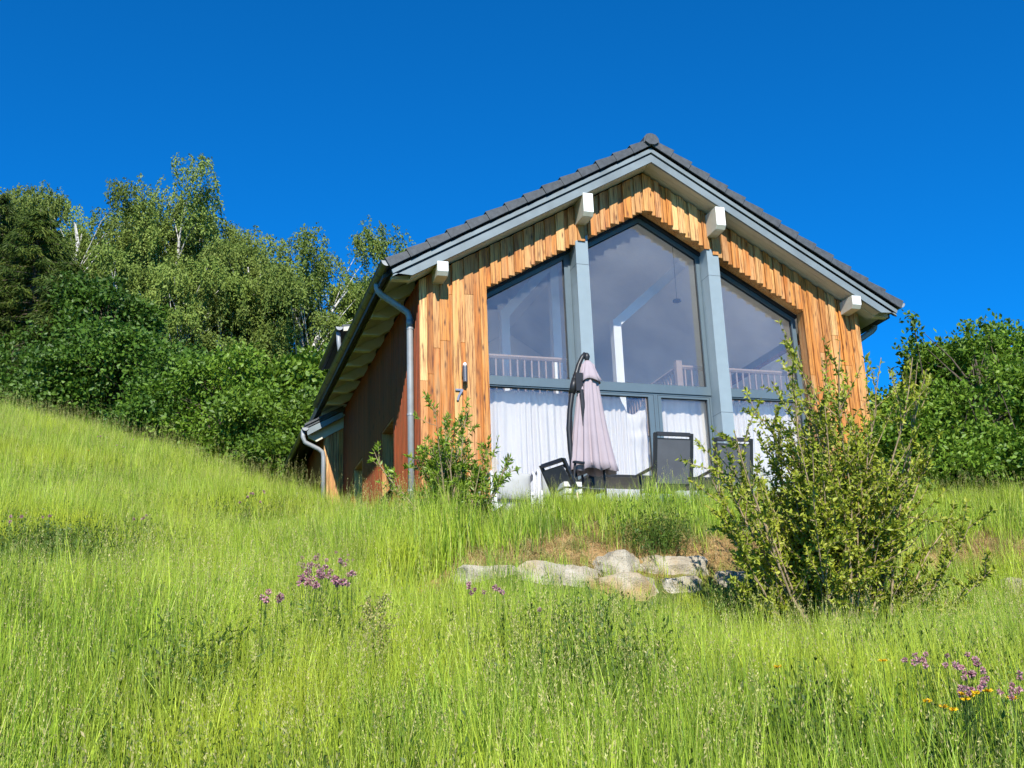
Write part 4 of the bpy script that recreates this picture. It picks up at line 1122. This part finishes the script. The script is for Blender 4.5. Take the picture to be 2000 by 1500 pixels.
# hedge at the right
HG = "tall hedge shrubs right of the house"
broadleaf("hedge_shrub", 1990, 785, 18.5, 1.3, 1.4, "tall dark green hedge shrub at the right picture edge", 61, ML_HEDGE, n_cl=560, leaf=.09, per=48, cl=.30, group=HG, cat="shrub", ragged=.5, shoots=5)
broadleaf("hedge_shrub", 1880, 815, 18.2, 1.0, 1.2, "dark green hedge shrub with one shoot against the sky", 62, ML_HEDGE, n_cl=480, leaf=.09, per=48, cl=.28, group=HG, cat="shrub", ragged=.5, shoots=5)
broadleaf("hedge_shrub", 1760, 850, 19, .8, .85, "hedge shrub seen just right of the house corner", 63, ML_HEDGE, n_cl=330, leaf=.085, per=44, cl=.26, group=HG, cat="shrub", ragged=.4, shoots=5)
broadleaf("hedge_shrub", 1985, 905, 17.6, 1.2, .85, "low leafy hedge shrub in front of the right edge one", 65, ML_HEDGE, n_cl=330, leaf=.09, per=44, cl=.28, group=HG, cat="shrub", ragged=.4, shoots=5)
broadleaf("hedge_shrub", 1860, 925, 17.4, 1.1, .7, "low leafy hedge shrub right of the big loose shrub", 66, ML_HEDGE, n_cl=260, leaf=.09, per=44, cl=.28, group=HG, cat="shrub", ragged=.4, shoots=5)
broadleaf("hedge_shrub", 1760, 900, 18, 1.0, .9, "low hedge shrub behind the big loose shrub", 67, ML_HEDGE, n_cl=240, leaf=.09, per=44, cl=.28, group=HG, cat="shrub", ragged=.4, shoots=5)
broadleaf("hedge_shrub", 2120, 800, 19, 1.5, 2.0, "hedge shrub mostly beyond the right picture edge", 64, ML_HEDGE, n_cl=300, leaf=.09, per=44, cl=.32, group=HG, cat="shrub")

def shrub(name, base, stems, fan, lens, leafL, leafW, label, seed, mat, twigs=8, per=30, r0=.016, up=.04, spread=.2, start=.25, extra=(), whorl=False):
    rng = np.random.default_rng(seed)
    t = thing(name, label, "shrub", base, 0)
    segs = []; fol = Fol()
    dirs = []
    for i in range(stems):
        az = rng.uniform(0, 2 * np.pi); el = fan * rng.random() ** .6
        dirs.append((np.array([math.cos(az) * math.sin(el), math.sin(az) * math.sin(el), math.cos(el)]), rng.uniform(*lens) * (1 - .22 * (el / max(fan, .01)) ** 2)))
    dirs += list(extra)
    for d, L in dirs:
        p0 = np.array(base) + np.array([d[0], d[1], 0]) * spread + np.array([rng.normal(0, spread * .35), rng.normal(0, spread * .35), -.08])
        pts, rad_ = grow(p0, d, L, r0 * rng.uniform(.7, 1.3), rng, 9, .075, up)
        segs += segs_of(pts, rad_)
        lines = [(pts, start)]
        for k_ in range(twigs):
            f_ = rng.uniform(.28, .97, 1); p, dd = interp(pts, f_)
            dv = dd[0] + rng.normal(0, .55, 3) + np.array([0, 0, .12])
            tp, tr = grow(p[0], dv, L * rng.uniform(.12, .30) * (1.25 - f_[0] * .5), r0 * .35, rng, 4, .12, .05)
            segs += segs_of(tp, tr); lines.append((tp, .05))
        for ln, st_ in lines:
            m = per if ln is not pts else int(per * 1.4)
            tt = rng.uniform(st_, 1, m)
            if whorl: tt = np.clip(1 - np.abs(rng.normal(0, .28, m)), st_, 1)
            P, dd = interp(ln, tt)
            D = dd * .55 + rng.normal(0, .62, (m, 3)) + np.array([0, 0, .12])
            V, T, R = leaf_arrays(P, D, leafL * rng.uniform(.6, 1.25, m), leafW * rng.uniform(.7, 1.2, m), rng, .22)
            fol.add(V, T, np.clip(R * .6 + rng.random() * .4, 0, 1))
    V, T = sticks(segs, 6)
    part(np_mesh("stems", V, T, M_STEM), t)
    fol.build("foliage", mat, t)
    return t
def img_dir(du, dv, dep=0.0):                    # direction by image offset (right, up) plus depth
    return unit(CR * du + CU * dv + np.array([math.sin(YAW), math.cos(YAW), 0]) * dep)
bb = hit(1640, 1222, .30, 5); bb[2] = g1(bb[0], bb[1])
ex = [(img_dir(-1, .75, -.1), 1.35), (img_dir(-1, .95, .1), 1.5), (img_dir(-.8, 1, .0), 1.6), (img_dir(-.55, 1, .1), 2.1), (img_dir(-.45, 1, -.1), 2.35), (img_dir(1, .62, .1), 1.6), (img_dir(1, .8, -.1), 1.7), (img_dir(.8, 1, .1), 1.7),
      (img_dir(.05, 1, .05), 2.95), (img_dir(.12, 1, -.1), 2.9), (img_dir(-.08, 1, .1), 2.85), (img_dir(.2, 1, .0), 2.9), (img_dir(.0, 1, -.1), 3.0), (img_dir(.26, 1, .1), 2.75), (img_dir(-.18, 1, .05), 2.7), (img_dir(.3, 1, 0), 2.3), (img_dir(-.3, 1, 0), 2.25), (img_dir(1, .3, 0), 1.1), (img_dir(-1, .45, -.2), 1.3)]
shrub("privet_shrub", bb, 72, .54, (1.4, 2.65), .056, .025, "big loose yellow-green shrub with many bare stems in front of the house", 71, ML_PRIVET, twigs=14, per=46, extra=ex, spread=.24, start=.12)
lb = onY(885, 1045, -2.55); lb[2] = g1(lb[0], lb[1])
ex = [(img_dir(-.75, 1, .1), 1.35), (img_dir(.7, 1, 0), 1.1), (img_dir(.6, 1, .1), 1.0), (img_dir(-.15, 1, 0), 1.5)]
shrub("laurel_shrub", lb, 48, .36, (.75, 1.6), .075, .022, "bright green shrub with narrow leaves at the house's left front corner", 72, ML_LAUREL, twigs=7, per=20, r0=.011, extra=ex, spread=.2, start=.3, whorl=True)

# ------------------------------------------------------------------ meadow
def grass_mat(name, stops, tip, patch_cols, trans=.20):
    m, t, p = new_mat(name)
    a = t.nodes.new("ShaderNodeAttribute"); a.attribute_name = "rnd"
    h = t.nodes.new("ShaderNodeAttribute"); h.attribute_name = "hgt"
    g = t.nodes.new("ShaderNodeNewGeometry"); oi = t.nodes.new("ShaderNodeObjectInfo")
    c = ramp(t, a.outputs["Fac"], stops)
    n1 = noise(t, .55, 3, g.outputs["Position"]); n2 = noise(t, 2.3, 3, g.outputs["Position"])
    c = mix(t, mth(t, 'MULTIPLY', mth(t, 'SUBTRACT', n1, .46, True), 4.0, True), c, patch_cols[0])
    c = mix(t, mth(t, 'MULTIPLY', mth(t, 'SUBTRACT', n2, .50, True), 3.6, True), c, patch_cols[1])
    c = mix(t, mth(t, 'MULTIPLY', mth(t, 'SUBTRACT', h.outputs["Fac"], .55, True), .9, True), c, tip)
    hsv = t.nodes.new("ShaderNodeHueSaturation"); t.links.new(c, hsv.inputs["Color"])
    t.links.new(mth(t, 'ADD', mth(t, 'MULTIPLY', oi.outputs["Random"], .60), .66), hsv.inputs["Value"])
    t.links.new(hsv.outputs[0], p.inputs["Base Color"]); p.inputs["Roughness"].default_value = .5; p.inputs["Specular IOR Level"].default_value = .3
    tr = t.nodes.new("ShaderNodeBsdfTranslucent"); t.links.new(hsv.outputs[0], tr.inputs[0])
    mx = t.nodes.new("ShaderNodeMixShader"); mx.inputs[0].default_value = trans
    t.links.new(p.outputs[0], mx.inputs[1]); t.links.new(tr.outputs[0], mx.inputs[2]); t.links.new(mx.outputs[0], t.nodes["Material Output"].inputs[0])
    return m
MG = grass_mat("meadow_blade", [(0, (.04, .10, .006)), (.25, (.12, .24, .010)), (.5, (.27, .42, .020)), (.78, (.41, .54, .045)), (.93, (.54, .62, .13)), (1, (.54, .45, .20))], (.43, .52, .07), ((.43, .49, .03), (.075, .175, .010)))
MGS = grass_mat("seed_head", [(0, (.36, .40, .10)), (.5, (.46, .43, .16)), (1, (.44, .33, .17))], (.44, .40, .15), ((.44, .42, .14), (.38, .39, .12)), .25)
MGD = grass_mat("dry_blade", [(0, (.30, .20, .08)), (.5, (.46, .34, .15)), (1, (.30, .33, .08))], (.52, .40, .20), ((.40, .27, .11), (.28, .30, .08)), .25)
MGW = grass_mat("weed_leaf", [(0, (.045, .09, .012)), (.5, (.085, .15, .02)), (1, (.15, .23, .034))], (.14, .21, .034), ((.08, .14, .018), (.065, .12, .016)), .3)
tmpl = bpy.data.collections.new("grass_templates")      # not linked to the scene: only instanced
def strips(P, D, L, W, bend, rng, seg=4):
    """Curved blades: base P, initial dir D, length L, width W, bend vector."""
    n = len(P); side = unit(np.cross(D, rng.normal(size=(n, 3))))
    side[:, 2] *= .2; side = unit(side)
    t = np.linspace(0, 1, seg + 1)
    C = P[:, None] + D[:, None] * (L[:, None] * t[None])[..., None] + bend[:, None] * (L[:, None] * t[None] ** 2.2)[..., None]
    C[..., 2] -= (np.linalg.norm(bend, axis=1)[:, None] * L[:, None] * t[None] ** 3 * .35)
    wv = W[:, None] * np.clip(1.0 - t[None] ** 2.2, .06, 1) * .5
    A_ = C + side[:, None] * wv[..., None]; B_ = C - side[:, None] * wv[..., None]
    V = np.stack([A_, B_], 2).reshape(n, -1, 3)
    k_ = 2 * (seg + 1)
    q = np.array([[2 * i, 2 * i + 1, 2 * i + 3, 2 * i + 2] for i in range(seg)])
    F = (np.arange(n)[:, None, None] * k_ + q[None]).reshape(-1, 4)
    R = np.repeat(rng.random(n), k_); Hh = np.tile(np.repeat(t, 2), n)
    return V.reshape(-1, 3), F, R, Hh
def template(name, parts_, mats):
    Vs, Fs, Rs, Hs, Ms = [], [], [], [], []; o_ = 0
    for mi, (V, F, R, Hh) in enumerate(parts_):
        Vs.append(V); Fs.append(F + o_); Rs.append(R); Hs.append(Hh); Ms.append(np.full(len(F), mi)); o_ += len(V)
    o = np_mesh(name, np.concatenate(Vs), np.concatenate(Fs), mats[0], np.concatenate(Rs), extra={"hgt": np.concatenate(Hs)})
    for m_ in mats[1:]: o.data.materials.append(m_)
    o.data.polygons.foreach_set("material_index", np.concatenate(Ms).astype(np.int32))
    col.objects.unlink(o); tmpl.objects.link(o)
    return o
def blade_set(rng, n, rad, h0, h1, w, lean, bend):
    a = rng.uniform(0, 2 * np.pi, n); r = rad * np.sqrt(rng.random(n))
    P = np.stack([r * np.cos(a), r * np.sin(a), np.full(n, -.04)], 1)
    D = unit(np.stack([rng.normal(0, lean, n), rng.normal(0, lean, n), np.ones(n)], 1))
    L = rng.uniform(h0, h1, n)
    b = np.stack([rng.normal(0, bend, n), rng.normal(0, bend, n), np.zeros(n)], 1)
    return P, D, L, w * rng.uniform(.6, 1.3, n), b
def seed_set(rng, n, rad, h0, h1, w, panicle):
    P, D, L, W, b = blade_set(rng, n, rad, h0, h1, w, .09, .10)
    stem = strips(P, D, L, W, b, rng, 4)
    tip = P + D * L[:, None] + b * L[:, None]; tip[:, 2] -= np.linalg.norm(b, axis=1) * L * .35
    k_ = 12
    base = np.repeat(tip, k_, 0); tt = rng.random(n * k_)
    dn = np.repeat(unit(D + b * 1.6), k_, 0)
    Pq = base - dn * (tt * panicle)[:, None] + rng.normal(0, .006, (n * k_, 3)) * (.25 + tt[:, None] * 1.2)
    V, T, R = leaf_arrays(Pq, dn + rng.normal(0, .5, (n * k_, 3)), rng.uniform(.008, .017, n * k_), rng.uniform(.003, .0052, n * k_), rng)
    T4 = np.concatenate([T, T[:, 2:3]], 1)
    b4 = np.arange(n * k_)[:, None] * 4 + np.array([[0, 1, 2, 3]])
    return stem, (V, b4, R, np.ones(len(V)))
rg = np.random.default_rng(5)
names = []
for i in range(5):                               # 0-4 fine near clumps
    template("grass_%02d" % i, [strips(*blade_set(rg, 26, .11, .28, .72, .0066, .08, .12), rg, 4)], [MG])
for i in range(5, 8):                            # 5-7 clumps with seed heads
    st_, hd_ = seed_set(rg, 4, .10, .55, .86, .0032, .12)
    template("grass_%02d" % i, [strips(*blade_set(rg, 20, .11, .28, .66, .0062, .08, .12), rg, 4), st_, hd_], [MG, MG, MGS])
for i in range(8, 11):                           # 8-10 coarser far clumps
    st_, hd_ = seed_set(rg, 1, .16, .58, .90, .005, .14)
    template("grass_%02d" % i, [strips(*blade_set(rg, 26, .18, .28, .64, .009, .08, .11), rg, 3), st_, hd_], [MG, MG, MGS])
for i in range(11, 13):                          # 11-12 short dry tufts
    template("grass_%02d" % i, [strips(*blade_set(rg, 30, .10, .06, .24, .005, .45, .5), rg, 3)], [MGD])
for i in range(13, 16):                          # 13-15 leafy weeds
    n = 110
    P, D, L, W, b = blade_set(rg, 9, .09, .25, .50, .004, .22, .15)
    st_ = strips(P, D, L, W, b, rg, 3)
    q = rg.integers(0, 9, n); tt = rg.uniform(.25, 1, n)
    Pq = P[q] + D[q] * (L[q] * tt)[:, None] + b[q] * (L[q] * tt ** 2.2)[:, None]
    V, T, R = leaf_arrays(Pq, rg.normal(0, .8, (n, 3)) + np.array([0, 0, .45]), rg.uniform(.022, .048, n), rg.uniform(.008, .014, n), rg)
    b4 = np.arange(n)[:, None] * 4 + np.array([[0, 1, 2, 3]])
    template("grass_%02d" % i, [st_, (V, b4, R, np.full(len(V), .4))], [MGW, MGW])
def scatter_group():
    ng = bpy.data.node_groups.new("scatter", 'GeometryNodeTree')
    ng.interface.new_socket("Geometry", in_out='INPUT', socket_type='NodeSocketGeometry'); ng.interface.new_socket("Geometry", in_out='OUTPUT', socket_type='NodeSocketGeometry')
    gi = ng.nodes.new("NodeGroupInput"); go_ = ng.nodes.new("NodeGroupOutput")
    ci = ng.nodes.new("GeometryNodeCollectionInfo"); ci.inputs["Collection"].default_value = tmpl; ci.inputs["Separate Children"].default_value = True; ci.inputs["Reset Children"].default_value = True
    ip = ng.nodes.new("GeometryNodeInstanceOnPoints"); ip.inputs["Pick Instance"].default_value = True
    def attr(nm, ty):
        a = ng.nodes.new("GeometryNodeInputNamedAttribute"); a.data_type = ty; a.inputs["Name"].default_value = nm; return a.outputs["Attribute"]
    ng.links.new(gi.outputs[0], ip.inputs["Points"]); ng.links.new(ci.outputs[0], ip.inputs["Instance"])
    ng.links.new(attr("idx", 'INT'), ip.inputs["Instance Index"]); ng.links.new(attr("rot", 'FLOAT_VECTOR'), ip.inputs["Rotation"]); ng.links.new(attr("scl", 'FLOAT_VECTOR'), ip.inputs["Scale"])
    ng.links.new(ip.outputs[0], go_.inputs[0])
    return ng
NG = scatter_group()
def scatter(name, X, Y, idx, scl, label, cat, tilt=.06, rng=RNG):
    Z = ground(X, Y)
    inn = (X > -3.3) & (X < 4.2) & (Y > -2.75)
    Z = np.where(inn, FLOOR, Z)
    n = len(X); me = bpy.data.meshes.new(name); me.vertices.add(n)
    me.vertices.foreach_set("co", np.stack([X, Y, Z], 1).astype(np.float32).ravel())
    a = me.attributes.new("idx", 'INT', 'POINT'); a.data.foreach_set("value", idx.astype(np.int32))
    rot = np.stack([rng.normal(0, tilt, n), rng.normal(0, tilt, n), rng.uniform(0, 6.283, n)], 1)
    a = me.attributes.new("rot", 'FLOAT_VECTOR', 'POINT'); a.data.foreach_set("vector", rot.astype(np.float32).ravel())
    s3 = np.stack([np.sqrt(scl), np.sqrt(scl), scl], 1) if scl.ndim == 1 else scl
    a = me.attributes.new("scl", 'FLOAT_VECTOR', 'POINT'); a.data.foreach_set("vector", s3.astype(np.float32).ravel())
    o = bpy.data.objects.new(name, me); col.objects.link(o)
    md = o.modifiers.new("scatter", 'NODES'); md.node_group = NG
    tag(o, label, cat, kind="stuff")
    return o
def wedge(s0, s1, dens, half=.54, back=0):
    """random ground positions in the view wedge between forward distances s0 and s1"""
    hw = .50; mg = 1.3                             # wide enough for a step to either side
    n = int(dens * 2 * (hw * s1 + mg) * (s1 - s0))
    s = RNG.uniform(s0, s1, n); t = RNG.uniform(-1, 1, n) * (hw * s1 + mg)
    ok = np.abs(t) < hw * s + mg; s, t = s[ok], t[ok]
    X = CAM[0] + math.sin(YAW) * s + math.cos(YAW) * t; Y = CAM[1] + math.cos(YAW) * s - math.sin(YAW) * t
    return X, Y, s
def allowed(X, Y):
    inhouse = (X > -3.68) & (X < 3.7) & (Y > -.02); wing_ = (X > -4.05) & (X < 3.7) & (Y > 7.15)
    terr_ = (X > -3.3) & (X < 4.2) & (Y > -2.7)
    return ~(inhouse | terr_ | wing_)
def vnoise(X, Y, sc_):
    return .5 + .25 * np.sin(X * sc_ + 1.7 * np.sin(Y * sc_ * .8 + 1)) + .25 * np.sin(Y * sc_ * 1.3 + 1.4 * np.sin(X * sc_ * 1.1 + 2))
def bank(X, Y):                                  # 1 on the dry bank above the stones
    return np.clip(1 - np.abs(Y + 3.9) / .5, 0, 1) * (X > -4.3) * (X < 8)
Xs, Ys, Is, Ss = [], [], [], []
for s0, s1, dens, far in ((1.8, 6, 200, 0), (6, 9, 170, 0), (9, 14, 130, 1), (14, 20, 80, 2), (20, 33, 55, 2)):
    X, Y, s = wedge(s0, s1, dens)
    ok = allowed(X, Y); b_ = bank(X, Y)
    ok &= ~((b_ > .15) & (RNG.random(len(X)) < np.minimum(.85, b_ * 1.0)))
    ok &= np.hypot(X - bb[0], Y - bb[1]) > .55
    ok &= ~((Y < -4.0) & (Y > -4.8) & (X > -4.9) & (X < 1.3) & (RNG.random(len(X)) < .75))
    X, Y, s = X[ok], Y[ok], s[ok]
    n = len(X); r = RNG.random(n)
    patch = vnoise(X, Y, .9)
    fine = RNG.integers(0, 5, n); sd_ = RNG.integers(5, 8, n); coarse = RNG.integers(8, 11, n); weed = RNG.integers(13, 16, n)
    idx = np.where(r < .13 + .5 * np.clip(patch - .4, 0, 1), sd_, fine)
    if far == 1: idx = np.where(RNG.random(n) < .35, coarse, idx)
    if far == 2: idx = np.where(RNG.random(n) < .85, coarse, idx)
    idx = np.where((vnoise(X + 9, Y - 4, 1.25) > .72) & (RNG.random(n) < .40), weed, idx)
    sc_ = RNG.uniform(.62, 1.2, n) * (.82 + .56 * vnoise(X, Y, .7)) * (1 + .12 * np.clip((s - 19) / 6, 0, 1) * (X < -5))
    near_edge = (Y > -4.2) & (Y < -2.2) & (X > -4) & (X < 5)
    sc_ = np.where(near_edge, sc_ * np.where(X < -1.4, .52, .62), sc_)
    sc_ = np.where((Y < -4.0) & (Y > -6.2) & (X > .9) & (X < 6), sc_ * .55, sc_)
    below = (Y < -4.1) & (Y > -6.4) & (X > -5.3) & (X < -1.1)       # keep the stones in view
    sc_ = np.where(below, sc_ * (.36 + .50 * np.clip((-4.9 - Y) / 1.5, 0, 1)), sc_)
    Xs.append(X); Ys.append(Y); Is.append(idx); Ss.append(sc_)
scatter("meadow_grass", np.concatenate(Xs), np.concatenate(Ys), np.concatenate(Is), np.concatenate(Ss), "tall yellow-green meadow grass covering the whole slope", "grass")
n = 1500
X = RNG.uniform(-4.2, 8, n); Y = RNG.normal(-3.8, .30, n); ok = (Y > -4.5) & (Y < -2.95)
X, Y = X[ok], Y[ok]
scatter("dry_bank_grass", X, Y, RNG.integers(11, 13, len(X)), RNG.uniform(.6, 1.3, len(X)), "short dry brown tufts on the bank above the stones", "grass", .25)
n = 420
X = RNG.uniform(-3.3, 4.2, n); Y = -2.72 + np.abs(RNG.normal(0, .14, n)) * -1
scatter("terrace_edge_grass", X, Y, RNG.choice([0, 1, 2, 5, 6, 7, 7, 6], n), RNG.uniform(.45, .95, n) * np.where(X < -1.6, .6, 1), "tall seeding grass along the terrace edge", "grass", .08)
X, Y, s_ = wedge(17, 29, 9)
ok = allowed(X, Y) & (X < -4.4); X, Y = X[ok], Y[ok]
scatter("crest_seed_grass", X, Y, RNG.choice([5, 6, 7], len(X)), RNG.uniform(1.0, 1.55, len(X)), "taller pale seeding grass sticking up along the left crest", "grass", .1)

# ------------------------------------------------------------------ meadow flowers and weeds
M_PINK = leaf_mat("clover_petal", [(0, (.34, .13, .16)), (.5, (.50, .25, .29)), (1, (.60, .40, .40))], .25, patch=0)
M_YEL = leaf_mat("yellow_petal", [(0, (.70, .42, .01)), (1, (.85, .60, .02))], .2, patch=0)
def ball_petals(c, r, n, rng, flat=1.0):
    d = unit(rng.normal(size=(n, 3))); d[:, 2] = d[:, 2] * flat
    return leaf_arrays(c + d * r * .25, d, r * rng.uniform(.75, 1.05, n), r * .5, rng, .1)
def herb(fol, base, n_st, h, rng, leafL=.05, leafW=.016):
    segs = []
    for i in range(n_st):
        a = rng.uniform(0, 6.28); d = np.array([math.cos(a) * .3, math.sin(a) * .3, 1])
        pts, rad_ = grow(base + rng.normal(0, .07, 3) * [1, 1, 0], d, h * rng.uniform(.6, 1.05), .0025, rng, 4, .12)
        segs += segs_of(pts, rad_)
        P, dd = interp(pts, rng.uniform(.3, 1, 16))
        V, T, R = leaf_arrays(P, rng.normal(0, .8, (16, 3)) + np.array([0, 0, .3]), leafL * rng.uniform(.6, 1.2, 16), leafW * rng.uniform(.7, 1.2, 16), rng)
        fol.add(V, T, R)
    return segs
M_WEEDL = leaf_mat("clover_leaf", [(0, (.055, .11, .015)), (.5, (.10, .17, .022)), (1, (.16, .24, .035))], .3, patch=.1)
def clover(u, v, su, sv, n, label, seed, h=.70, r=.02):
    rng = np.random.default_rng(seed)
    b = hit(u, v, h); base = np.array([b[0], b[1], g1(b[0], b[1])])
    t = thing("clover_plant", label, "wildflower", base, 0, "pink clover in the meadow")
    fol = Fol(); segs = []
    for i in range(n):
        c = hit(u + rng.uniform(-su, su), v + rng.uniform(-sv, sv), h + rng.uniform(-.04, .06))
        V, T, R = ball_petals(np.zeros(3), r * rng.uniform(.75, 1.15), 46, rng)
        part(np_mesh("flower_head", V + c, T, M_PINK, R), t)
        g0 = np.array([c[0] + rng.normal(0, .06), c[1] + rng.normal(0, .06), g1(c[0], c[1])])
        segs += [(g0, (g0 + c) / 2 + rng.normal(0, .015, 3), .0025, .002), ((g0 + c) / 2, c, .002, .0015)]
        segs += herb(fol, g0, 2, h * .85, rng)
    V, T = sticks(segs, 4); part(np_mesh("stems", V, T, MGW), t)["kind"] = "stuff"
    fol.build("foliage", M_WEEDL, t)
clover(632, 1118, 58, 30, 36, "largest pink clover clump, in the middle of the left meadow", 201, r=.024)
clover(640, 1085, 55, 10, 8, "pale clover heads just above the largest clump", 202, r=.016)
clover(60, 1012, 42, 8, 5, "row of pink clover heads near the left picture edge", 203)
clover(275, 1005, 30, 14, 4, "few brownish clover heads right of the edge row", 204, r=.016)
clover(490, 970, 32, 14, 8, "pink clover clump left of the house's far downpipe", 205)
clover(250, 862, 60, 12, 9, "faded clover heads near the meadow crest", 206, r=.016)
clover(530, 1172, 22, 18, 5, "small clover group below and left of the largest clump", 207)
clover(940, 1152, 45, 12, 9, "pink clover heads below the left end of the stone row", 208, r=.016)
clover(1055, 1190, 3, 3, 1, "single clover head in the grass under the stones", 209, r=.016)
clover(1880, 1305, 45, 28, 16, "pink clover clump at lower right below the big shrub", 210, r=.0135)
clover(1800, 1292, 50, 14, 7, "loose clover heads left of the lower right clump", 211, r=.0135)
clover(1915, 1345, 40, 22, 12, "darker clover heads beside the yellow flowers at lower right", 212, r=.0135)
clover(1980, 1340, 22, 25, 7, "clover heads at the lower right picture edge", 213, r=.0135)
def yellow(u, v, label, seed, h=.70, r=.021):
    rng = np.random.default_rng(seed)
    c = hit(u, v, h); g0 = np.array([c[0], c[1], g1(c[0], c[1])])
    t = thing("yellow_flower", label, "wildflower", g0, 0, "yellow flowers in the meadow")
    n = 34; a = rng.uniform(0, 6.28, n)
    D = np.stack([np.cos(a), np.sin(a), rng.uniform(.05, .9, n)], 1)
    V, T, R = leaf_arrays(np.tile(c, (n, 1)), D, r * rng.uniform(.7, 1.1, n), r * .4, rng, .05)
    part(np_mesh("flower_head", V, T, M_YEL, R), t)
    V, T = sticks([(g0, c, .0022, .0018)], 5); part(np_mesh("stem", V, T, MGW), t)
for i, (u, v, lb_) in enumerate([(1724, 1291, "single yellow flower left of the lower right clover"), (1843, 1382, "left one of two yellow flowers below the clover"), (1861, 1388, "right one of two yellow flowers below the clover"),
        (1881, 1357, "left yellow flower in the row under the clover clump"), (1886, 1367, "lowest yellow flower in the row under the clover clump"), (1896, 1360, "middle yellow flower in the row under the clover clump"), (1906, 1355, "fourth yellow flower in the row under the clover clump"),
        (1929, 1351, "right end yellow flower in the row under the clover clump"), (1977, 1365, "large yellow flower nearest the right picture edge"), (1810, 1371, "small orange-yellow flower left of the pair"), (1520, 1304, "lone yellow flower in the grass below the big shrub's left side"),
        (173, 880, "lone yellow flower high on the left meadow"), (328, 866, "yellow flower near the meadow crest")]):
    yellow(u, v, lb_, 300 + i)
# dock with seed panicle
rng = np.random.default_rng(77)
dk = hit(735, 1300, .35); dk[2] = g1(dk[0], dk[1]); dtop = at(728, 1180, float((dk - CAM) @ np.array([math.sin(YAW), math.cos(YAW), 0])))
dock = thing("dock_plant", "tall pale seeding dock plant standing in the foreground meadow", "wild plant", dk)
segs = []; fol = Fol(); ax = dtop - dk
for i in range(16):
    f_ = .30 + .7 * i / 16
    p = dk + ax * f_
    d = unit(np.array([rng.normal(0, .35), rng.normal(0, .35), 1.0])); L = .30 * (1.15 - f_)
    pts, rad_ = grow(p, d, L + .06, .0022, rng, 4, .06); segs += segs_of(pts, rad_)
    P, dd = interp(pts, rng.uniform(.1, 1, 70))
    P = P + rng.normal(0, .009, P.shape)
    V, T, R = leaf_arrays(P, rng.normal(0, 1, P.shape), rng.uniform(.010, .018, 70), rng.uniform(.008, .013, 70), rng); fol.add(V, T, R)
segs += [(dk, dk + ax * .5, .005, .004), (dk + ax * .5, dk + ax, .004, .0015)]
V, T = sticks(segs, 4); part(np_mesh("stem", V, T, MGW), dock)
fol.build("seed_panicle", leaf_mat("dock_seed", [(0, (.22, .24, .07)), (.5, (.33, .31, .11)), (1, (.36, .26, .12))], .2, patch=0), dock)
# dark leafy weed patches
Xw, Yw, Sw = [], [], []
for u, v, su, sv, n in ((110, 1075, 130, 45, 150), (230, 1060, 90, 50, 110), (60, 1120, 80, 60, 70), (500, 1000, 80, 30, 60), (620, 1190, 70, 50, 60), (1090, 1260, 70, 60, 55), (1190, 1320, 80, 60, 45), (1180, 1225, 60, 25, 25), (390, 1300, 60, 50, 25), (1590, 1440, 60, 50, 45), (1900, 1350, 80, 50, 60), (1270, 1020, 60, 18, 9), (1720, 1260, 70, 30, 30), (1480, 1180, 60, 40, 40)):
    for i in range(int(n * 2.5)):
        q = hit(u + RNG.normal(0, su * .6), v + RNG.normal(0, sv * .6), .35); Xw.append(q[0]); Yw.append(q[1]); Sw.append(RNG.uniform(1.0, 1.4))
scatter("leafy_weeds", np.array(Xw), np.array(Yw), RNG.integers(13, 16, len(Xw)), np.array(Sw), "dark green leafy weed patches among the paler grass", "weeds", .12)
